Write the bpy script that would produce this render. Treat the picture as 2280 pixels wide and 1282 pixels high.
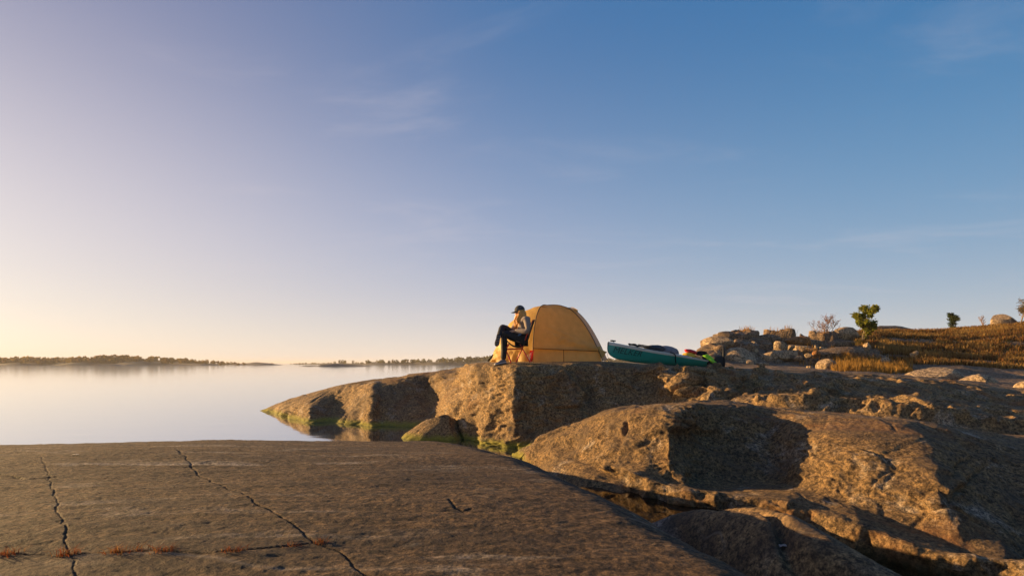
import bpy, bmesh, math, random
import numpy as np
from mathutils import Vector, Matrix, Quaternion

for o in list(bpy.data.objects):
    bpy.data.objects.remove(o, do_unlink=True)

S = bpy.context.scene
COL = S.collection
rad = math.radians

# ------------------------------------------------------------------ camera
F = 1140.0            # focal length in pixels of the 2280 px wide photograph
HOR = 809.0           # horizon row
cam_data = bpy.data.cameras.new('camera')
cam_data.sensor_width = 36.0
cam_data.lens = 18.0
cam_data.shift_y = (HOR - 641.0) / 2280.0
cam_data.clip_start = 0.05
cam_data.clip_end = 30000.0
cam = bpy.data.objects.new('camera', cam_data)
COL.objects.link(cam)
cam.location = (0, 0, 0)
cam.rotation_euler = (rad(90), 0, 0)
S.camera = cam
S.render.resolution_x, S.render.resolution_y = 1024, 575

# ------------------------------------------------------------------ sky and sun
SUN_EL = 10.0          # degrees above the horizon
SUN_AZ = -73.0        # degrees from straight ahead, negative = left
world = bpy.data.worlds.new('World')
S.world = world
world.use_nodes = True
wn, wl = world.node_tree.nodes, world.node_tree.links
wn.clear()
w_out = wn.new('ShaderNodeOutputWorld')
w_bg = wn.new('ShaderNodeBackground')
sky = wn.new('ShaderNodeTexSky')
sky.sky_type = 'NISHITA'
sky.sun_disc = False
sky.sun_elevation = rad(SUN_EL)
sky.sun_rotation = rad(SUN_AZ)
sky.altitude = 0.0
sky.air_density = 1.0
sky.dust_density = 1.4
sky.ozone_density = 2.2
w_bg.inputs['Strength'].default_value = 0.1
EXPOSURE = 1.35
K_SKY = 1.0 / (0.1 * 2 ** EXPOSURE)
def wmath(op, a, b=0.0):
    nd = wn.new('ShaderNodeMath'); nd.operation = op
    for i, c in ((0, a), (1, b)):
        if isinstance(c, (int, float)): nd.inputs[i].default_value = c
        else: wl.new(c, nd.inputs[i])
    return nd.outputs[0]
def wmix(f, a, b, bt='MIX'):
    nd = wn.new('ShaderNodeMix'); nd.data_type = 'RGBA'; nd.blend_type = bt
    for i, c in ((0, f), (6, a), (7, b)):
        if isinstance(c, (int, float)): nd.inputs[i].default_value = c
        elif isinstance(c, tuple): nd.inputs[i].default_value = c
        else: wl.new(c, nd.inputs[i])
    return nd.outputs[2]
wtc = wn.new('ShaderNodeTexCoord')
sep = wn.new('ShaderNodeSeparateXYZ')
wl.new(wtc.outputs['Generated'], sep.inputs[0])
dx, dy, dz = sep.outputs[0], sep.outputs[1], sep.outputs[2]
hl = wmath('MAXIMUM', wmath('SQRT', wmath('ADD', wmath('MULTIPLY', dx, dx), wmath('MULTIPLY', dy, dy))), 0.001)
toward = wmath('DIVIDE', wmath('ADD', wmath('MULTIPLY', dx, math.sin(rad(SUN_AZ))), wmath('MULTIPLY', dy, math.cos(rad(SUN_AZ)))), hl)
af = wmath('MULTIPLY', wmath('ADD', toward, 1.0), 0.5)
def wramp(stops):
    nd = wn.new('ShaderNodeValToRGB'); nd.color_ramp.interpolation = 'B_SPLINE'
    e = nd.color_ramp.elements
    e[0].position, e[0].color = stops[0][0], (*stops[0][1], 1)
    e[1].position, e[1].color = stops[-1][0], (*stops[-1][1], 1)
    for p, c in stops[1:-1]:
        q = e.new(p); q.color = (*c, 1)
    wl.new(af, nd.inputs[0]); return nd.outputs[0]
c_hor = wramp([(0, (.38, .41, .46)), (.265, (.72, .68, .65)), (.646, (.96, .83, .73)), (.82, (.93, .79, .66)), (.94, (1.0, .85, .70)), (1, (1.0, .88, .70))])
c_mid = wramp([(0, (.04, .20, .42)), (.265, (.050, .255, .50)), (.45, (.12, .29, .51)), (.646, (.225, .325, .54)), (.80, (.37, .40, .56)), (.94, (.60, .52, .58)), (1, (.80, .72, .70))])
c_zen = wramp([(0, (.010, .10, .29)), (.265, (.008, .155, .40)), (.646, (.048, .165, .39)), (.80, (.11, .18, .37)), (.94, (.19, .20, .35)), (1, (.25, .24, .38))])
zpos = wmath('MAXIMUM', dz, 0.0)
f_h = wmath('POWER', 2.71828, wmath('MULTIPLY', zpos, -1.0 / 0.142))
smr = wn.new('ShaderNodeMapRange'); smr.interpolation_type = 'SMOOTHSTEP'
smr.inputs['From Min'].default_value = 0.16; smr.inputs['From Max'].default_value = 0.62
wl.new(zpos, smr.inputs['Value'])
air = wmix(smr.outputs[0], c_mid, c_zen)
air = wmix(f_h, air, c_hor)
air = wmix(1.0, air, (K_SKY, K_SKY, K_SKY, 1), 'MULTIPLY')
air = wmix(0.10, air, sky.outputs[0])
# thin high cirrus on a plane far overhead (direction / height)
zz = wmath('ADD', zpos, 0.10)
cmb = wn.new('ShaderNodeCombineXYZ')
wl.new(wmath('DIVIDE', dx, zz), cmb.inputs[0]); wl.new(wmath('DIVIDE', dy, zz), cmb.inputs[1])
mp = wn.new('ShaderNodeMapping')
mp.inputs['Rotation'].default_value = (0, 0, rad(38)); mp.inputs['Location'].default_value = (5.3, 0.4, 0); mp.inputs['Scale'].default_value = (0.6, 1.5, 1)
wl.new(cmb.outputs[0], mp.inputs['Vector'])
cn = wn.new('ShaderNodeTexNoise')
cn.inputs['Scale'].default_value = 1.3; cn.inputs['Detail'].default_value = 9
cn.inputs['Roughness'].default_value = 0.6; cn.inputs['Distortion'].default_value = 0.7
wl.new(mp.outputs[0], cn.inputs['Vector'])
cr = wn.new('ShaderNodeMapRange'); cr.interpolation_type = 'SMOOTHSTEP'
cr.inputs['From Min'].default_value = 0.50; cr.inputs['From Max'].default_value = 0.86
cr.inputs['To Min'].default_value = 0.0; cr.inputs['To Max'].default_value = 0.24
wl.new(cn.outputs['Fac'], cr.inputs['Value'])
fade = wn.new('ShaderNodeMapRange'); fade.inputs['From Min'].default_value = 0.01; fade.inputs['From Max'].default_value = 0.10
wl.new(dz, fade.inputs['Value'])
cf = wmath('MULTIPLY', cr.outputs[0], fade.outputs[0])
air = wmix(cf, air, (.80 * K_SKY, .70 * K_SKY, .70 * K_SKY, 1))
wl.new(air, w_bg.inputs['Color'])
wl.new(w_bg.outputs[0], w_out.inputs['Surface'])

sun_data = bpy.data.lights.new('sun', 'SUN')
sun_data.energy = 5.0
sun_data.angle = rad(0.5)
sun_data.color = (1.0, 0.64, 0.27)
sun = bpy.data.objects.new('sun', sun_data)
COL.objects.link(sun)
SUN_DIR = Vector((math.sin(rad(SUN_AZ)) * math.cos(rad(SUN_EL)), math.cos(rad(SUN_AZ)) * math.cos(rad(SUN_EL)), math.sin(rad(SUN_EL))))
sun.rotation_euler = SUN_DIR.to_track_quat('Z', 'Y').to_euler()
sun.location = (-30, 5, 20)

S.view_settings.view_transform = 'Standard'
S.view_settings.look = 'None'
S.view_settings.exposure = EXPOSURE
S.view_settings.gamma = 1.0
S.view_settings.use_curve_mapping = False
S.render.engine = 'CYCLES'
S.cycles.max_bounces = 6
S.cycles.use_denoising = True

WATER_Z = -1.6

def W(px, py, Y):
    return Vector(((px - 1140.0) / F * Y, Y, (HOR - py) / F * Y))

# ------------------------------------------------------------------ helpers
def mesh_np(name, verts, faces):
    """mesh from numpy arrays; faces (n,4) or (n,3)"""
    me = bpy.data.meshes.new(name)
    verts = np.asarray(verts, dtype=np.float32).reshape(-1, 3)
    faces = np.asarray(faces, dtype=np.int32)
    nf, k = faces.shape
    me.vertices.add(len(verts)); me.vertices.foreach_set('co', verts.ravel())
    me.loops.add(nf * k); me.loops.foreach_set('vertex_index', faces.ravel())
    me.polygons.add(nf)
    me.polygons.foreach_set('loop_start', np.arange(0, nf * k, k, dtype=np.int32))
    me.update(calc_edges=True)
    return me

def smooth(me):
    me.polygons.foreach_set('use_smooth', np.ones(len(me.polygons), dtype=bool))
    return me

def link(name, me, mat=None, parent=None):
    o = bpy.data.objects.new(name, me)
    COL.objects.link(o)
    if mat is not None:
        if len(me.materials) == 0:
            me.materials.append(mat)
    if parent is not None:
        o.parent = parent
        o.matrix_parent_inverse = Matrix.Translation(-world_loc(parent))
    return o

_WL = {}
def world_loc(o):
    return _WL.get(o.name, Vector((0, 0, 0)))

def thing(name, label, cat, loc, group=None):
    o = bpy.data.objects.new(name, None)
    COL.objects.link(o)
    o.empty_display_size = 0.2
    o.location = loc
    _WL[o.name] = Vector(loc)
    o['label'] = label; o['category'] = cat
    if group: o['group'] = group
    return o

def tag(o, label, cat, group=None):
    o['label'] = label; o['category'] = cat
    if group: o['group'] = group
    return o

def bm_mesh(name, bm, sm=True):
    me = bpy.data.meshes.new(name)
    bm.normal_update()
    bm.to_mesh(me); bm.free()
    if sm: smooth(me)
    return me

def tube(bm, pts, radii, seg=8, cap=True):
    """swept tube through world points"""
    pts = [Vector(p) for p in pts]
    if not isinstance(radii, (list, tuple)): radii = [radii] * len(pts)
    rings = []
    up = Vector((0.123, 0.31, 0.94)).normalized()
    for i, p in enumerate(pts):
        a = pts[max(i - 1, 0)]; b = pts[min(i + 1, len(pts) - 1)]
        t = (b - a)
        if t.length < 1e-9: t = Vector((0, 0, 1))
        t.normalize()
        n = up - t * up.dot(t)
        if n.length < 0.1:
            n = Vector((1, 0, 0)) - t * t.x
        n.normalize(); bi = t.cross(n); up = n
        rings.append([bm.verts.new(p + (n * math.cos(2 * math.pi * k / seg) + bi * math.sin(2 * math.pi * k / seg)) * radii[i]) for k in range(seg)])
    for r0, r1 in zip(rings, rings[1:]):
        for k in range(seg):
            bm.faces.new((r0[k], r0[(k + 1) % seg], r1[(k + 1) % seg], r1[k]))
    if cap:
        bm.faces.new(list(reversed(rings[0]))); bm.faces.new(rings[-1])

def grid_surface(bm, rows):
    """quad surface through a list of equal-length rows of points"""
    vs = [[bm.verts.new(Vector(p)) for p in r] for r in rows]
    for r0, r1 in zip(vs, vs[1:]):
        for k in range(len(r0) - 1):
            bm.faces.new((r0[k], r0[k + 1], r1[k + 1], r1[k]))
    return vs

def bez(p0, p1, p2, n):
    p0, p1, p2 = Vector(p0), Vector(p1), Vector(p2)
    return [(p0 * (1 - t) ** 2 + p1 * 2 * t * (1 - t) + p2 * t * t) for t in [i / (n - 1) for i in range(n)]]

def catmull(pts, n):
    """n points along a Catmull-Rom curve"""
    P = [Vector(p) for p in pts]
    out = []
    m = len(P) - 1
    for i in range(n):
        s = i / (n - 1) * m
        k = min(int(s), m - 1); t = s - k
        p0 = P[max(k - 1, 0)]; p1 = P[k]; p2 = P[k + 1]; p3 = P[min(k + 2, m)]
        out.append(0.5 * ((2 * p1) + (p2 - p0) * t + (2 * p0 - 5 * p1 + 4 * p2 - p3) * t * t + (3 * p1 - p0 - 3 * p2 + p3) * t ** 3))
    return out

# ---- numpy gradient noise
_rng = np.random.RandomState(7)
_perm = np.concatenate([_rng.permutation(256)] * 3).astype(np.int32)
_g = _rng.normal(size=(256, 3)); _g /= np.linalg.norm(_g, axis=1)[:, None]
_g = _g.astype(np.float32)

def perlin(p):
    p = np.asarray(p, dtype=np.float32)
    i = np.floor(p).astype(np.int32); f = p - i
    i &= 255
    w = f * f * f * (f * (f * 6 - 15) + 10)
    def corner(dx, dy, dz):
        h = _perm[_perm[_perm[(i[:, 0] + dx) & 255] + ((i[:, 1] + dy) & 255)] + ((i[:, 2] + dz) & 255)]
        g = _g[h]
        return g[:, 0] * (f[:, 0] - dx) + g[:, 1] * (f[:, 1] - dy) + g[:, 2] * (f[:, 2] - dz)
    def lerp(a, b, t): return a + (b - a) * t
    x0 = lerp(corner(0, 0, 0), corner(1, 0, 0), w[:, 0]); x1 = lerp(corner(0, 1, 0), corner(1, 1, 0), w[:, 0])
    y0 = lerp(x0, x1, w[:, 1])
    x0 = lerp(corner(0, 0, 1), corner(1, 0, 1), w[:, 0]); x1 = lerp(corner(0, 1, 1), corner(1, 1, 1), w[:, 0])
    y1 = lerp(x0, x1, w[:, 1])
    return lerp(y0, y1, w[:, 2]) * 1.6

def fbm(p, octv=4, gain=0.5, off=0.0, ridged=False):
    p = np.asarray(p, dtype=np.float32) + np.float32(off)
    a = 1.0; out = np.zeros(len(p), dtype=np.float32); tot = 0
    for k in range(octv):
        n = perlin(p)
        if ridged: n = 1.0 - 2.0 * np.abs(n)
        out += a * n; tot += a
        p = p * 2.03 + 17.3; a *= gain
    return out / tot

def pchip_slopes(x, y):
    h = np.diff(x); d = np.diff(y) / h
    m = np.zeros_like(y)
    for k in range(1, len(x) - 1):
        if d[k - 1] * d[k] > 0:
            w1 = 2 * h[k] + h[k - 1]; w2 = h[k] + 2 * h[k - 1]
            m[k] = (w1 + w2) / (w1 / d[k - 1] + w2 / d[k])
    m[0] = d[0]; m[-1] = d[-1]
    return m

def pchip(x, y, q, lin=0.4):
    x = np.asarray(x, float); y = np.asarray(y, float)
    q = np.clip(q, x[0], x[-1])
    m = pchip_slopes(x, y)
    k = np.clip(np.searchsorted(x, q, side='right') - 1, 0, len(x) - 2)
    h = x[k + 1] - x[k]; t = (q - x[k]) / h
    r = (y[k] * (1 + 2 * t) * (1 - t) ** 2 + h * m[k] * t * (1 - t) ** 2 + y[k + 1] * t * t * (3 - 2 * t) + h * m[k + 1] * t * t * (t - 1))
    return r * (1 - lin) + lin * (y[k] + (y[k + 1] - y[k]) * t)

def worley(p):
    """distance to the nearest and second nearest cell point, and a random value per nearest cell"""
    p = np.asarray(p, dtype=np.float32)
    i = np.floor(p).astype(np.int32); f = p - i
    f1 = np.full(len(p), 9, dtype=np.float32); f2 = f1.copy(); idv = np.zeros(len(p), dtype=np.float32)
    for dx in (-1, 0, 1):
        for dy in (-1, 0, 1):
            for dz in (-1, 0, 1):
                h = _perm[_perm[_perm[(i[:, 0] + dx) & 255] + ((i[:, 1] + dy) & 255)] + ((i[:, 2] + dz) & 255)]
                g = _g[h] * 0.42 + 0.5
                d = (g[:, 0] + dx - f[:, 0]) ** 2 + (g[:, 1] + dy - f[:, 1]) ** 2 + (g[:, 2] + dz - f[:, 2]) ** 2
                near = d < f1
                f2 = np.where(near, f1, np.minimum(f2, d))
                idv = np.where(near, _perm[h] / 255.0, idv).astype(np.float32)
                f1 = np.where(near, d, f1)
    return np.sqrt(f1), np.sqrt(f2), idv

# ---- materials
class NT:
    def __init__(self, name):
        self.m = bpy.data.materials.new(name); self.m.use_nodes = True
        self.t = self.m.node_tree; self.t.nodes.clear()
        self.out = self.t.nodes.new('ShaderNodeOutputMaterial')
    def n(self, kind, **kw):
        nd = self.t.nodes.new(kind)
        for k, v in kw.items():
            if k in ('op',): nd.operation = v
            elif k in ('dt',): nd.data_type = v
            elif k in ('bt',): nd.blend_type = v
            else: nd.inputs[k.replace('_', ' ')].default_value = v
        return nd
    def l(self, a, b): self.t.links.new(a, b)
    def noise(self, vec, scale, detail=5, rough=0.55, dist=0.0):
        nd = self.n('ShaderNodeTexNoise', Scale=scale, Detail=detail, Roughness=rough, Distortion=dist)
        self.l(vec, nd.inputs['Vector']); return nd.outputs['Fac']
    def ramp(self, fac, a, b, lo=0.0, hi=1.0):
        nd = self.n('ShaderNodeMapRange'); nd.inputs['From Min'].default_value = a; nd.inputs['From Max'].default_value = b
        nd.inputs['To Min'].default_value = lo; nd.inputs['To Max'].default_value = hi
        self.l(fac, nd.inputs['Value']); return nd.outputs[0]
    def mix(self, fac, a, b, bt='MIX'):
        nd = self.n('ShaderNodeMix', dt='RGBA', bt=bt)
        if isinstance(fac, (int, float)): nd.inputs[0].default_value = fac
        else: self.l(fac, nd.inputs[0])
        for i, c in ((6, a), (7, b)):
            if isinstance(c, tuple): nd.inputs[i].default_value = c if len(c) == 4 else (*c, 1)
            else: self.l(c, nd.inputs[i])
        return nd.outputs[2]
    def math(self, op, a, b=0.0):
        nd = self.n('ShaderNodeMath', op=op)
        for i, c in ((0, a), (1, b)):
            if isinstance(c, (int, float)): nd.inputs[i].default_value = c
            else: self.l(c, nd.inputs[i])
        return nd.outputs[0]

def simple(name, col, rough=0.6, var=0.15, scale=20.0, spec=0.4, metallic=0.0, bump=0.0):
    b = NT(name)
    tc = b.n('ShaderNodeTexCoord').outputs['Object']
    f = b.noise(tc, scale, 4)
    dark = tuple(c * (1 - var) for c in col); light = tuple(min(1, c * (1 + var)) for c in col)
    c = b.mix(b.ramp(f, 0.3, 0.7), dark, light)
    p = b.n('ShaderNodeBsdfPrincipled', Roughness=rough, Metallic=metallic)
    p.inputs['Specular IOR Level'].default_value = spec
    b.l(c, p.inputs['Base Color'])
    if bump:
        bp = b.n('ShaderNodeBump', Strength=0.6, Distance=bump)
        b.l(b.noise(tc, scale * 2.5, 5), bp.inputs['Height']); b.l(bp.outputs[0], p.inputs['Normal'])
    b.l(p.outputs[0], b.out.inputs['Surface'])
    return b.m

def attr_mat(name, attr, rough=0.8, transl=0.0):
    """colour from a per-vertex colour attribute (the plant's own colours)"""
    b = NT(name)
    a = b.n('ShaderNodeAttribute'); a.attribute_name = attr
    d = b.n('ShaderNodeBsdfDiffuse'); b.l(a.outputs['Color'], d.inputs['Color'])
    if transl:
        t = b.n('ShaderNodeBsdfTranslucent'); b.l(a.outputs['Color'], t.inputs['Color'])
        m = b.n('ShaderNodeMixShader'); m.inputs[0].default_value = transl
        b.l(d.outputs[0], m.inputs[1]); b.l(t.outputs[0], m.inputs[2]); b.l(m.outputs[0], b.out.inputs['Surface'])
    else:
        b.l(d.outputs[0], b.out.inputs['Surface'])
    return b.m

def set_col(me, cols, name='tint'):
    at = me.color_attributes.new(name, 'FLOAT_COLOR', 'POINT')
    c = np.ones((len(me.vertices), 4), dtype=np.float32); c[:, :3] = cols
    at.data.foreach_set('color', c.ravel())
# ------------------------------------------------------------------ rock materials
def rock_material(name, base, warm, dark, algae=True, striate=False, fine=1.0, dirt=False, washed=False):
    b = NT(name)
    tc = b.n('ShaderNodeTexCoord').outputs['Object']
    vec = tc
    if striate:
        mpn = b.n('ShaderNodeMapping'); mpn.inputs['Scale'].default_value = (0.35, 1.6, 1.0)
        mpn.inputs['Rotation'].default_value = (0, 0, rad(-6))
        b.l(tc, mpn.inputs['Vector']); vec = mpn.outputs[0]
    n1 = b.noise(vec, 0.9, 6, 0.6)
    n2 = b.noise(vec, 5.5, 8, 0.68)
    n3 = b.noise(tc, 70.0 * fine, 4, 0.75)
    n4 = b.noise(vec, 2.3, 7, 0.65, 0.6)
    c = b.mix(b.ramp(n1, 0.35, 0.65), base, warm)
    c = b.mix(b.ramp(n2, 0.42, 0.68, 0, 0.75), c, dark)
    c = b.mix(b.ramp(n4, 0.56, 0.70, 0, 0.5), c, (0.40, 0.36, 0.31))
    sepz = b.n('ShaderNodeSeparateXYZ'); b.l(b.n('ShaderNodeNewGeometry').outputs['Position'], sepz.inputs[0])
    z = sepz.outputs['Z']
    if washed:
        # wave-washed pale skin low on the flank
        a = b.math('ADD', z, b.math('MULTIPLY', b.math('SUBTRACT', n4, 0.5), 0.5))
        wz = b.math('MULTIPLY', b.ramp(a, -1.04, -1.16), b.ramp(a, -1.56, -1.46))
        wz = b.math('MULTIPLY', wz, b.ramp(sepz.outputs['X'], 1.32, 1.12))
        c = b.mix(b.math('MULTIPLY', wz, 0.75), c, (0.29, 0.275, 0.27))
    if striate:
        c = b.mix(b.math('MULTIPLY', b.ramp(sepz.outputs['X'], 1.28, 1.5), 0.75), c, b.mix(b.ramp(n2, 0.4, 0.65), (0.27, 0.175, 0.085), (0.15, 0.10, 0.055)))  # gully hump painted lighter, standing in for the sunlit patch on it
    sp = b.mix(b.ramp(n3, 0.36, 0.62), (0.30, 0.30, 0.30), (1.45, 1.42, 1.38))
    c = b.mix(0.85, c, sp, 'MULTIPLY')
    n6 = b.noise(tc, 26.0 * fine, 3, 0.7)
    sp2 = b.mix(b.ramp(n6, 0.38, 0.62), (0.26, 0.26, 0.27), (1.55, 1.52, 1.46))
    c = b.mix(0.9, c, sp2, 'MULTIPLY')
    if striate:
        # weather stains, pale lichen crusts and a few quartz veins
        n7 = b.noise(vec, 1.3, 5, 0.6, 0.4)
        c = b.mix(b.ramp(n7, 0.50, 0.60, 0, 0.55), c, (0.042, 0.029, 0.021))
        n8 = b.noise(tc, 3.4, 6, 0.7, 1.0)
        c = b.mix(b.ramp(n8, 0.62, 0.70, 0, 0.45), c, (0.19, 0.165, 0.13))
        vn = b.math('ABSOLUTE', b.math('SUBTRACT', b.noise(vec, 0.55, 3, 0.5, 0.3), 0.5))
        c = b.mix(b.math('MULTIPLY', b.ramp(vn, 0.006, 0.0, 0, 0.45), b.ramp(n1, 0.45, 0.6)), c, (0.24, 0.20, 0.16))
    else:
        # weathered dark crusts and rusty seepage
        n9 = b.noise(tc, 0.85, 6, 0.62, 0.5)
        c = b.mix(b.ramp(n9, 0.52, 0.62, 0, 0.6), c, (0.075, 0.052, 0.034))
        n10 = b.noise(tc, 0.6, 5, 0.6, 1.2)
        c = b.mix(b.ramp(n10, 0.57, 0.68, 0, 0.55), c, (0.20, 0.085, 0.03))
    # orange and black lichen specks
    n5 = b.noise(tc, 16.0, 3, 0.6)
    c = b.mix(b.ramp(n5, 0.66, 0.72, 0, 0.6), c, (0.04, 0.037, 0.032))
    rough = 0.86
    if algae:
        zn = b.math('ADD', z, b.math('MULTIPLY', b.math('SUBTRACT', n2, 0.5), 0.22))
        sea = b.ramp(sepz.outputs['Y'], 7.9, 8.6)
        f = b.math('MULTIPLY', b.ramp(zn, WATER_Z + 0.15, WATER_Z + 0.04), sea)
        c = b.mix(b.math('MULTIPLY', f, 0.85), c, (0.20, 0.19, 0.02))
        f2 = b.ramp(zn, WATER_Z + 0.05, WATER_Z - 0.03)
        c = b.mix(b.math('MULTIPLY', f2, 0.8), c, (0.03, 0.03, 0.012))
    if dirt:
        at = b.n('ShaderNodeAttribute'); at.attribute_name = 'crack'
        c = b.mix(b.math('MULTIPLY', at.outputs['Fac'], 0.5), c, (0.030, 0.019, 0.011))
    p = b.n('ShaderNodeBsdfPrincipled', Roughness=rough)
    p.inputs['Specular IOR Level'].default_value = 0.25
    b.l(c, p.inputs['Base Color'])
    b1 = b.n('ShaderNodeBump', Strength=0.6, Distance=0.035 if striate else 0.07)
    b.l(b.noise(vec, 9.0, 8, 0.66), b1.inputs['Height'])
    b2 = b.n('ShaderNodeBump', Strength=0.8, Distance=0.02)
    b.l(b.noise(tc, 42.0 * fine, 6, 0.72), b2.inputs['Height'])
    b.l(b1.outputs[0], b2.inputs['Normal'])
    b.l(b2.outputs[0], p.inputs['Normal'])
    b.l(p.outputs[0], b.out.inputs['Surface'])
    return b.m

M_ROCK = rock_material('granite', (0.235, 0.155, 0.076), (0.27, 0.172, 0.075), (0.10, 0.070, 0.043))
M_RIDGE = rock_material('dark_vignetted_granite', (0.172, 0.112, 0.055), (0.20, 0.125, 0.055), (0.072, 0.050, 0.031))  # headland granite darkened for the ridge, partly as painted-in vignette shading
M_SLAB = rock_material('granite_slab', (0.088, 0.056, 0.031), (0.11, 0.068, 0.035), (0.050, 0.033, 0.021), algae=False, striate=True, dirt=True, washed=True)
M_HILL = rock_material('hill_rock', (0.19, 0.132, 0.083), (0.215, 0.145, 0.083), (0.095, 0.070, 0.05), algae=False, fine=0.35)
M_BOULDER = rock_material('boulder_granite', (0.36, 0.26, 0.165), (0.39, 0.28, 0.16), (0.19, 0.145, 0.10), algae=False, fine=0.4)
M_BOULDER_O = rock_material('boulder_lichen', (0.27, 0.115, 0.035), (0.30, 0.14, 0.04), (0.14, 0.07, 0.035), algae=False, fine=0.4)

# ------------------------------------------------------------------ foreground slab
CRACKS = [
    ([(395, 1003), (440, 1050), (490, 1080), (530, 1096), (600, 1140), (650, 1170), (690, 1200), (740, 1225), (790, 1260), (840, 1300)], 0.0032, 0.007),
    ([(92, 1020), (110, 1070), (125, 1100), (132, 1150), (150, 1200), (158, 1232), (165, 1282)], 0.0022, 0.004),
    ([(-120, 1226), (0, 1232), (150, 1236), (300, 1232), (480, 1238), (600, 1225), (715, 1208)], 0.0036, 0.008),
    ([(1003, 1118), (1012, 1140), (1030, 1146), (1046, 1142)], 0.006, 0.01),
    ([(0, 1056), (60, 1064), (120, 1060)], 0.006, 0.01),
]

def slab_base(X, Y):
    z = -0.66 - 0.0164 * np.maximum(Y - 2.0, 0) ** 2 - 0.01 * np.maximum(-Y, 0)
    x0 = np.interp(Y, [-2, 1.5, 2, 2.5, 3, 4, 5, 6.3, 9], [0.9, 0.62, 0.46, 0.33, 0.14, -0.20, -0.55, -1.02, -1.9])
    a = np.interp(Y, [-2, 2.5, 4, 6.3, 9], [1.0, 1.15, 0.62, 0.32, 0.28])
    t = np.maximum(X - x0, 0)
    lim = 0.85 / (2 * a)
    g = np.where(t < lim, a * t * t, a * lim * lim + 0.85 * (t - lim))
    z = z - g
    z = z - 0.0035 * np.maximum(-X - 3.0, 0) ** 2
    # rounded hump in the gully, lower right
    cx, cy = 1.80, 3.28
    ax, ay = 0.38, -0.925
    dx, dy = X - cx, Y - cy
    s = dx * ax + dy * ay; q = dx * -ay + dy * ax
    q = q + 0.10 * np.sin(s * 3.0)
    hump = -1.0 - 0.15 * (s / 0.8) ** 2 - 0.42 * (q / 0.42) ** 2 - 0.10 * np.exp(-((q + 0.10 + 0.22 * s + 0.05 * np.sin(s * 7)) / 0.05) ** 2)
    hump = np.maximum(hump, -2.6)
    k = 0.06
    m = np.maximum(z, hump)
    d = np.abs(z - hump)
    m = m + np.where(d < k, (k - d) ** 2 / (4 * k), 0)
    return np.maximum(m, -2.6)

def slab_hit(px, py):
    """world point of the bare slab under a pixel"""
    ys = np.linspace(1.2, 9.0, 1600)
    zs = slab_base((px - 1140) / F * ys, ys); ray = (HOR - py) / F * ys
    k = np.argmax(ray < zs)
    return (px - 1140) / F * ys[k], ys[k], zs[k]

def seg_dist(X, Y, pts):
    best = np.full(X.shape, 1e9, dtype=np.float32)
    for (x0, y0), (x1, y1) in zip(pts, pts[1:]):
        dx, dy = x1 - x0, y1 - y0
        L = dx * dx + dy * dy + 1e-9
        t = np.clip(((X - x0) * dx + (Y - y0) * dy) / L, 0, 1)
        best = np.minimum(best, (X - x0 - t * dx) ** 2 + (Y - y0 - t * dy) ** 2)
    return np.sqrt(best)

def build_slab():
    ys = np.concatenate([np.linspace(-7, 1.1, 24, endpoint=False), np.geomspace(1.1, 4.4, 360, endpoint=False), np.linspace(4.4, 10.6, 150)])
    px = np.concatenate([np.linspace(-1300, -60, 60, endpoint=False), np.concatenate([np.linspace(-60, 1150, 480, endpoint=False), np.linspace(1150, 2340, 280)]), np.linspace(2360, 3600, 40)])
    u = (px - 1140) / F
    wid = np.maximum(ys, 1.1) + np.maximum(0.6 - ys, 0) * 0.9
    X = (wid[:, None] * u[None, :]).astype(np.float32); Y = np.repeat(ys[:, None], len(u), 1).astype(np.float32)
    Xf, Yf = X.ravel(), Y.ravel()
    Z = slab_base(Xf, Yf)
    P = np.stack([Xf, Yf, Z], 1)
    # broad undulation, glacial polish ridges running along X, fine pitting
    Z = Z + 0.045 * fbm(P * np.array([0.45, 0.8, 0.5]), 3)
    Z = Z + 0.012 * fbm(P * np.array([0.8, 4.5, 0.8]) + np.array([0, Xf.mean(), 0]), 4)
    Z = Z + 0.010 * fbm(P * np.array([4.0, 7.0, 4.0]), 4, 0.6)
    Z = Z + 0.004 * fbm(P * np.array([18.0, 30.0, 10.0]), 3, 0.6)
    pit = fbm(P * np.array([2.2, 6.0, 2.0]), 3, off=91.0)
    Z = Z - 0.015 * np.clip(pit - 0.33, 0, 1)
    crack = np.zeros(len(Xf), dtype=np.float32)
    wob = 0.020 * fbm(P * 4.0, 4, 0.6, off=31.0)
    for pts, wd, dp in CRACKS:
        wp = [slab_hit(a, b)[:2] for a, b in pts]
        d = seg_dist(Xf + wob, Yf + 1.5 * wob, wp)
        wl_ = wd * np.maximum(0.5, 1.0 + 1.1 * fbm(P * 5.0, 3, off=5.0)) * (0.6 + 0.12 * Yf)
        f = np.exp(-(d / np.maximum(wl_, 0.0035)) ** 2)
        Z = Z - dp * f
        # one lip stands a little proud
        crack = np.maximum(crack, np.exp(-(d / np.maximum(wl_ * 1.5, 0.005)) ** 2))
    P[:, 2] = Z
    nr, nc = len(ys), len(u)
    idx = np.arange(nr * nc).reshape(nr, nc)
    faces = np.stack([idx[:-1, :-1].ravel(), idx[:-1, 1:].ravel(), idx[1:, 1:].ravel(), idx[1:, :-1].ravel()], 1)
    me = smooth(mesh_np('rock_slab', P, faces))
    at = me.attributes.new('crack', 'FLOAT', 'POINT'); at.data.foreach_set('value', crack)
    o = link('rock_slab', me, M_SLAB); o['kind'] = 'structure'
    return P

SLAB_P = build_slab()

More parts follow.
